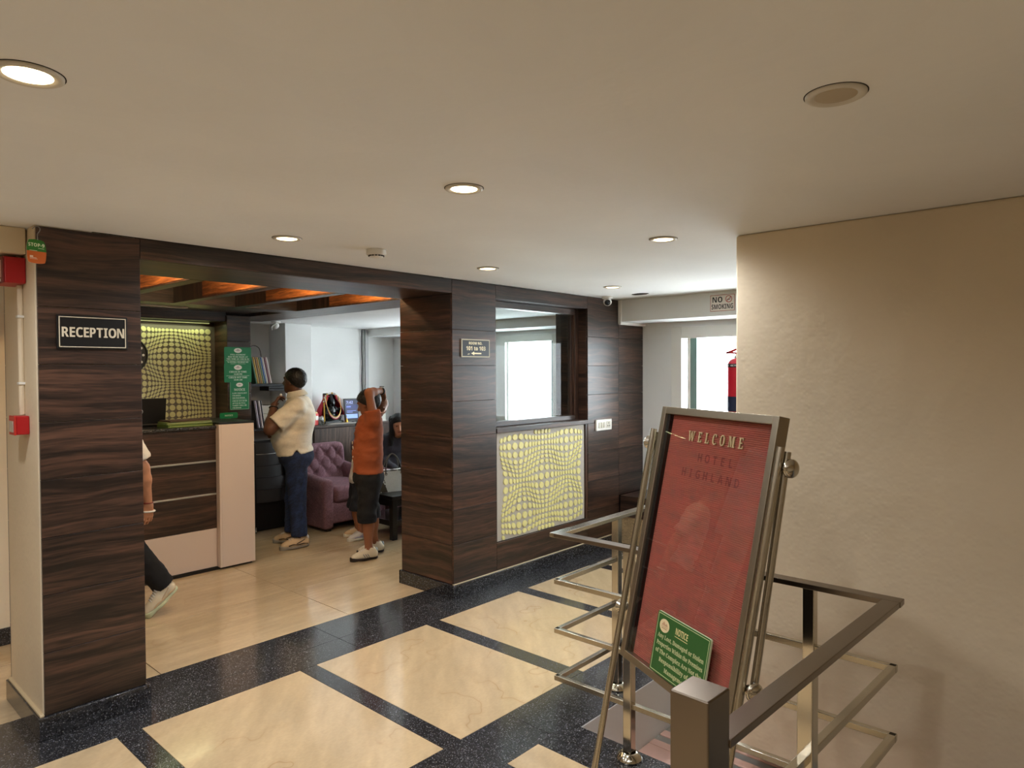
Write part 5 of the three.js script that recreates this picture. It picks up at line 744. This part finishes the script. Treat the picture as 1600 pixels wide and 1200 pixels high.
{ // man in the cream shirt, hand at his chin
  const p = thing('person', 'person in a cream short sleeved shirt and blue jeans, hand at the chin', 'person', [3.335, 0, -5.69], face(-0.84, -0.54));
  person(p, { s: 1, hs: 0.98, headRot: [-0.06, -0.55, 0.03], skin: M.skinDark, hands: { L: [[-0.55, 0.75, -0.4], [-0.3, -0.1, -1], 1, 1.0], R: [[0.9, 0.1, 0.2], [0, 0.2, -1], -1, 0.6] },
    j: { head: [0.0, 1.507, 0.02], neck: [0, 1.345, -0.015], shL: [0.175, 1.285, -0.02], shR: [-0.175, 1.285, 0.0], elL: [0.235, 1.085, 0.215], elR: [-0.26, 1.03, 0.03], wrL: [0.115, 1.295, 0.185], wrR: [-0.06, 1.02, 0.225], hipL: [0.09, 0.8, 0.0], hipR: [-0.09, 0.8, 0.0], knL: [0.10, 0.42, -0.005], knR: [-0.10, 0.42, 0.04], anL: [0.105, 0.085, -0.02], anR: [-0.11, 0.085, 0.05] },
    r: { thigh: 0.092, knee: 0.058, sh: 0.058, el: 0.046, wr: 0.03, neck: 0.057 },
    torso: [[[0, 1.31, -0.03], [0.15, 0.06, 0.085]], [[0, 1.17, -0.015], [0.185, 0.19, 0.145]], [[0, 1.0, 0.045], [0.18, 0.19, 0.17]], [[0, 0.83, 0.005], [0.165, 0.13, 0.15]]],
    shirt: { name: 'shirt', ease: 0.012, sleeve: 0.78, rs: [0.075, 0.092], hem: 0.845, slit: 1, mat: M.cream, fold: 0.006, collar: 1, hemDrop: -0.15 }, pants: { name: 'jeans', ease: 0.014, waist: 0.875, cuff: 0.072, mat: M.denim, fold: 0.006 } });
  addShoe(p, [0.105, 0, -0.02], 0.45, 0, 1.05, M.shoeTan, M.soleGrey, { lace: M.shoeWhite, heelTab: M.shoeWhite, accent: M.soleDark }); addShoe(p, [-0.11, 0, 0.05], -0.15, 0, 1.05, M.shoeTan, M.soleGrey, { lace: M.shoeWhite, heelTab: M.shoeWhite, accent: M.soleDark });
  { const g = new THREE.TorusGeometry(0.034, 0.007, 10, 28); g.applyQuaternion(new THREE.Quaternion().setFromUnitVectors(new THREE.Vector3(0, 0, 1), V3([-0.1, 0.2, -0.015]).normalize())); g.translate(0.125, 1.272, 0.188); mesh(p, 'bracelet', g, M.black); }
  { const g = new THREE.SphereGeometry(0.012, 14, 10); g.translate(0.06, 1.385, 0.13); mesh(p, 'ring', g, M.plastic); }
}
{ // boy in the orange shirt, arms over the head
  const p = thing('person', 'person in an orange shirt and black shorts stretching both arms behind the head', 'person', [3.5, 0, -4.88], face(-0.93, -0.37));
  person(p, { s: 0.88, hs: 0.93, headRot: [0.3, -0.75, 0], bigHair: 1, skin: M.skinMid, hands: { L: [[-0.7, -0.75, -0.3], [0.2, -0.4, 0.9], 1, 0.7], R: [[0.75, -0.35, 0.35], [0.3, 0.2, 0.9], -1, 0.5] },
    j: { head: [0, 1.318, -0.035], neck: [0, 1.2, -0.065], shL: [0.135, 1.185, -0.05], shR: [-0.135, 1.175, -0.065], elL: [0.12, 1.415, -0.015], elR: [-0.19, 1.315, -0.225], wrL: [-0.02, 1.425, -0.175], wrR: [-0.05, 1.25, -0.185], hipL: [0.075, 0.67, -0.03], hipR: [-0.075, 0.67, -0.035], knL: [0.085, 0.37, 0.005], knR: [-0.09, 0.37, -0.075], anL: [0.09, 0.075, -0.01], anR: [-0.1, 0.075, -0.115] },
    r: { thigh: 0.072, knee: 0.046, calf: 0.045, ankle: 0.031, sh: 0.042, el: 0.034, wr: 0.025, neck: 0.045 },
    torso: [[[0, 1.175, -0.06], [0.12, 0.055, 0.07]], [[0, 1.06, -0.045], [0.138, 0.15, 0.1]], [[0, 0.88, -0.03], [0.135, 0.18, 0.112]], [[0, 0.7, -0.035], [0.135, 0.12, 0.115]]],
    shirt: { name: 'shirt', ease: 0.018, sleeve: 0.36, rs: [0.066, 0.074], hem: 0.725, mat: M.orange, fold: 0.006, print: (m) => { for (let i = 0; i < 5; i++) { const g = boxGeo(0.02 + 0.012 * (i % 2), 0.02, 0.004, 0.001); g.rotateZ(0.3 * (i - 2)); g.translate(0.02 * (i % 2) - 0.02, 0.985 - i * 0.038, 0.097); mesh(m, 'print_mark', g, M.cream); } } }, pants: { name: 'shorts', ease: 0.026, waist: 0.75, short: 1, hem: 0.315, mat: M.blackCloth, fold: 0.008 } });
  const st = S({ color: '#6d7c84', roughness: 0.6 }); addShoe(p, [0.09, 0, -0.01], 0.1, 0, 0.93, M.shoeCream, M.soleDark, { stripes: st, heelTab: S({ color: '#9fb0b4', roughness: 0.5 }) }); addShoe(p, [-0.1, 0, -0.115], 0.0, 0, 0.93, M.shoeCream, M.soleDark, { stripes: st, heelTab: S({ color: '#9fb0b4', roughness: 0.5 }) });
  { const w = new THREE.Group(); w.name = 'wrist_watch'; p.add(w); w.position.set(-0.005, 1.424, -0.157); w.quaternion.setFromUnitVectors(new THREE.Vector3(0, 0, 1), V3([-0.14, 0.01, -0.16]).normalize()); const b = new THREE.TorusGeometry(0.029, 0.007, 10, 28); b.scale(1, 1, 1.6); mesh(w, 'strap', b, M.black); const d = new THREE.CylinderGeometry(0.018, 0.018, 0.01, 24); d.translate(0, 0.034, 0); mesh(w, 'dial', d, M.plastic); const rim = new THREE.TorusGeometry(0.018, 0.003, 8, 24); rim.rotateX(Math.PI / 2); rim.translate(0, 0.038, 0); mesh(w, 'bezel', rim, M.black); }
}
function standing(h, lean = 0) {                              // joints of a plainly standing figure of height h
  const k = h / 1.14; const s = (a) => a.map((v) => v * k); return { head: s([0, 1.035, 0.02]), neck: s([0, 0.93, -0.01]), shL: s([0.115, 0.89, 0]), shR: s([-0.115, 0.89, 0]), elL: s([0.15, 0.7, -0.01]), elR: s([-0.15, 0.7, -0.01]), wrL: s([0.15, 0.53, 0.06]), wrR: s([-0.15, 0.53, 0.06]), hipL: s([0.065, 0.55, 0]), hipR: s([-0.065, 0.55, 0]), knL: s([0.075, 0.3, 0.015]), knR: s([-0.075, 0.3, 0.0]), anL: s([0.08, 0.065, -0.01]), anR: s([-0.08, 0.065, -0.03]) };
}
{ // smaller child mostly hidden behind the boy
  const p = thing('person', 'smaller child in a pale shirt and dark shorts half hidden behind the orange shirt', 'person', [3.86, 0, -5.50], face(-0.86, -0.3));
  const J = standing(1.14); for (const k of ['head', 'neck', 'shL', 'shR', 'elL', 'elR']) J[k][2] -= 0.085; for (const k of ['wrL', 'wrR']) J[k][2] -= 0.12; for (const k of ['hipL', 'hipR']) J[k][2] -= 0.04;
  person(p, { s: 0.76, hs: 0.86, headRot: [0.1, 0.2, 0], skin: M.skinMid, hands: { L: [[0, -1, 0.3], [-1, 0, 0], -1, 0.5], R: [[0, -1, 0.3], [1, 0, 0], 1, 0.5] }, j: J, r: { thigh: 0.062, knee: 0.042, calf: 0.041, ankle: 0.029, sh: 0.036, el: 0.03, wr: 0.022, neck: 0.04 },
    torso: [[[0, 0.89, -0.085], [0.1, 0.05, 0.06]], [[0, 0.8, -0.075], [0.12, 0.13, 0.09]], [[0, 0.67, -0.055], [0.118, 0.13, 0.095]], [[0, 0.57, -0.045], [0.115, 0.09, 0.095]]],
    shirt: { name: 'shirt', ease: 0.014, sleeve: 0.7, rs: [0.055, 0.06], hem: 0.53, mat: M.offwhite, fold: 0.007 }, pants: { name: 'shorts', ease: 0.026, waist: 0.6, short: 1, hem: 0.275, mat: M.navyCloth, fold: 0.008 } });
  addShoe(p, [0.08, 0, -0.01], 0.3, 0, 0.82, M.shoeWhite, M.soleWhite, { heelTab: S({ color: '#8c7ea8', roughness: 0.5 }), accent: S({ color: '#a99cc0', roughness: 0.5 }) }); addShoe(p, [-0.08, 0, -0.03], -0.1, 0, 0.82, M.shoeTan, M.soleWhite, {});
}
{ // woman seated in the second armchair
  const p = thing('person', 'woman with long black hair and dark clothes seated beyond the pillar edge', 'person', [4.86, 0, -6.28], face(-0.12, 1));
  person(p, { s: 0.92, hs: 0.96, headRot: [0.25, -0.45, 0.06], skin: M.skinLight, longHair: 1, hands: { L: [[-0.3, -0.5, 0.8], [-0.2, -0.9, -0.3], 1, 0.6], R: [[0.3, -0.5, 0.8], [0.2, -0.9, -0.3], -1, 0.6] },
    j: { head: [-0.03, 1.0, 0.24], neck: [0, 0.87, 0.15], shL: [0.155, 0.83, 0.12], shR: [-0.155, 0.83, 0.12], elL: [0.2, 0.6, 0.06], elR: [-0.17, 0.6, 0.06], wrL: [0.15, 0.53, 0.24], wrR: [-0.11, 0.53, 0.24], hipL: [0.085, 0.5, 0.0], hipR: [-0.085, 0.5, 0.0], knL: [0.11, 0.46, 0.4], knR: [-0.11, 0.46, 0.4], anL: [0.1, 0.085, 0.34], anR: [-0.1, 0.085, 0.32] },
    r: { thigh: 0.076, knee: 0.052, sh: 0.045, el: 0.037, neck: 0.046 }, torso: [[[0, 0.84, 0.11], [0.13, 0.055, 0.07]], [[0, 0.75, 0.09], [0.15, 0.14, 0.1]], [[0, 0.62, 0.03], [0.15, 0.14, 0.11]], [[0, 0.52, 0.0], [0.16, 0.1, 0.13]]],
    shirt: { name: 'top', ease: 0.014, sleeve: 0.95, rs: [0.062, 0.055], hem: 0.49, long: 1, mat: M.greyCloth, fold: 0.008 }, pants: { name: 'trousers', ease: 0.014, waist: 0.58, cuff: 0.062, mat: M.blackCloth, fold: 0.007 } });
  addShoe(p, [0.1, 0, 0.34], 0.1, 0, 0.92, M.black, M.soleDark); addShoe(p, [-0.1, 0, 0.32], -0.1, 0, 0.92, M.black, M.soleDark);
}
{ // walker mostly hidden by the left column
  const p = thing('person', 'walker in black trousers and pale shoes, almost hidden behind the left column', 'person', [1.545, 0, -4.9], face(-1, 0.02));
  person(p, { s: 0.95, hs: 0.97, headRot: [0.05, 0.1, 0], skin: M.skinLight, longHair: 0, hands: { L: [[-0.05, -1, 0.05], [-1, 0, 0.1], -1, 0.45], R: [[0, -0.9, 0.4], [1, 0, 0], 1, 0.5] },
    j: { head: [0, 1.47, 0.08], neck: [0, 1.32, 0.03], shL: [0.165, 1.26, -0.01], shR: [-0.165, 1.26, 0.04], elL: [0.2, 0.98, -0.115], elR: [-0.2, 1.0, 0.13], wrL: [0.2, 0.74, -0.145], wrR: [-0.18, 0.8, 0.28], hipL: [0.08, 0.8, -0.01], hipR: [-0.08, 0.8, 0.02], knL: [0.1, 0.45, -0.07], knR: [-0.09, 0.43, 0.2], anL: [0.16, 0.165, -0.265], anR: [-0.09, 0.08, 0.28] },
    r: { thigh: 0.08, knee: 0.053, sh: 0.046, el: 0.036, wr: 0.025, neck: 0.048 }, torso: [[[0, 1.27, 0.02], [0.13, 0.055, 0.075]], [[0, 1.15, 0.015], [0.165, 0.16, 0.11]], [[0, 0.98, 0.01], [0.15, 0.16, 0.115]], [[0, 0.83, 0.0], [0.16, 0.12, 0.125]]],
    shirt: { name: 'shirt', ease: 0.014, sleeve: 0.82, rs: [0.062, 0.078], hem: 0.76, mat: M.offwhite, fold: 0.008 }, pants: { name: 'trousers', ease: 0.026, waist: 0.88, cuff: 0.072, mat: M.blackCloth, fold: 0.008 } });
  addShoe(p, [0.165, 0.10, -0.272], 0.1, 0.62, 1.0, M.shoeCream, S({ color: '#c3cba8', roughness: 0.6 }), { accent: M.shoeTan }); addShoe(p, [-0.09, 0, 0.28], 0, 0, 1.0, M.shoeCream, S({ color: '#c3cba8', roughness: 0.6 }), { accent: M.shoeTan });
  { const g = new THREE.TorusGeometry(0.033, 0.006, 10, 28); g.rotateX(Math.PI / 2); g.translate(0.2, 0.70, -0.147); mesh(p, 'bangle', g, M.plastic); const b = new THREE.TorusGeometry(0.029, 0.003, 8, 24); b.rotateX(Math.PI / 2); b.translate(0.2, 0.755, -0.143); mesh(p, 'thread_band', b, M.redDark); }
}
{ // dark seated idol with a red cloth and garlands on the cabinet
  const t = thing('idol', 'dark seated idol draped in red cloth and garlands on the cabinet', 'statue', [4.655, 0.963, -7.15]);
  const st = S({ color: '#15181a', roughness: 0.25 }), gold = S({ color: '#b7923e', metalness: 0.8, roughness: 0.35 });
  mesh(t, 'figure', net(uni([rbox([0, 0.02, 0], [0.13, 0.02, 0.075], 0.01), ell([0, 0.075, 0.01], [0.115, 0.04, 0.07]), ell([0.06, 0.075, 0.035], [0.06, 0.03, 0.03]), ell([-0.06, 0.075, 0.035], [0.06, 0.03, 0.03]), ell([0, 0.145, 0.005], [0.062, 0.07, 0.05]), ell([0, 0.25, 0.01], [0.043, 0.05, 0.043]), cap([0, 0.29, 0], [0, 0.35, -0.005], 0.036, 0.015), cap([0.06, 0.19, 0], [0.1, 0.13, 0.04], 0.02, 0.015), cap([-0.06, 0.19, 0], [-0.1, 0.13, 0.04], 0.02, 0.015), cap([0.1, 0.13, 0.04], [0.07, 0.19, 0.07], 0.015, 0.012), cap([-0.1, 0.13, 0.04], [-0.06, 0.1, 0.07], 0.015, 0.012), rbox([0, 0.2, -0.045], [0.085, 0.17, 0.012], 0.01)], 0.018), [-0.16, -0.02, -0.1], [0.16, 0.39, 0.13], 0.006), st);
  mesh(t, 'red_cloth', net((x, y, z) => { const r = 0.075 + 0.10 * sstep(0.36, 0.1, y), d = Math.abs(Math.hypot(x, (z + 0.02) * 1.35) - r) - 0.006; return smax(smax(smax(d, 0.09 - y + 0.05 * Math.max(0, x), 0.01), y - 0.345 - 0.05 * Math.abs(x), 0.01), z - 0.03 + 0.004 * Math.sin(x * 90), 0.006); }, [-0.22, 0.03, -0.17], [0.22, 0.42, 0.06], 0.007), S({ map: T.cloth, color: '#a3142a', roughness: 0.85 }));
  for (const [s, r, c] of [[1, 0.0, gold], [1, 0.012, M.offwhite], [1, 0.024, M.red]]) mesh(t, 'garland', tubeGeo([[-0.085 - r, 0.33 - r, 0.02], [-0.095, 0.22, 0.055], [-0.06, 0.12 - r, 0.085], [0, 0.085 - r, 0.095], [0.06, 0.12 - r, 0.085], [0.095, 0.22, 0.055], [0.085 + r, 0.33 - r, 0.02]], 0.005, 40, 8), c);
  for (let k = 0; k < 14; k++) { const a = k / 13 * Math.PI, g = new THREE.SphereGeometry(0.012, 10, 8); g.translate(Math.cos(a) * 0.1, 0.27 + Math.sin(a) * 0.1, 0.0); mesh(t, 'flower', g, k % 3 ? M.offwhite : gold); }
  mesh(t, 'gold_staff', rodGeo([-0.125, 0.0, 0.05], [-0.118, 0.26, 0.03], 0.008, 10), gold);
}


scene.traverse((o) => { if (o.isMesh) { o.castShadow = true; o.receiveShadow = true; } });
renderer.render(scene, camera);
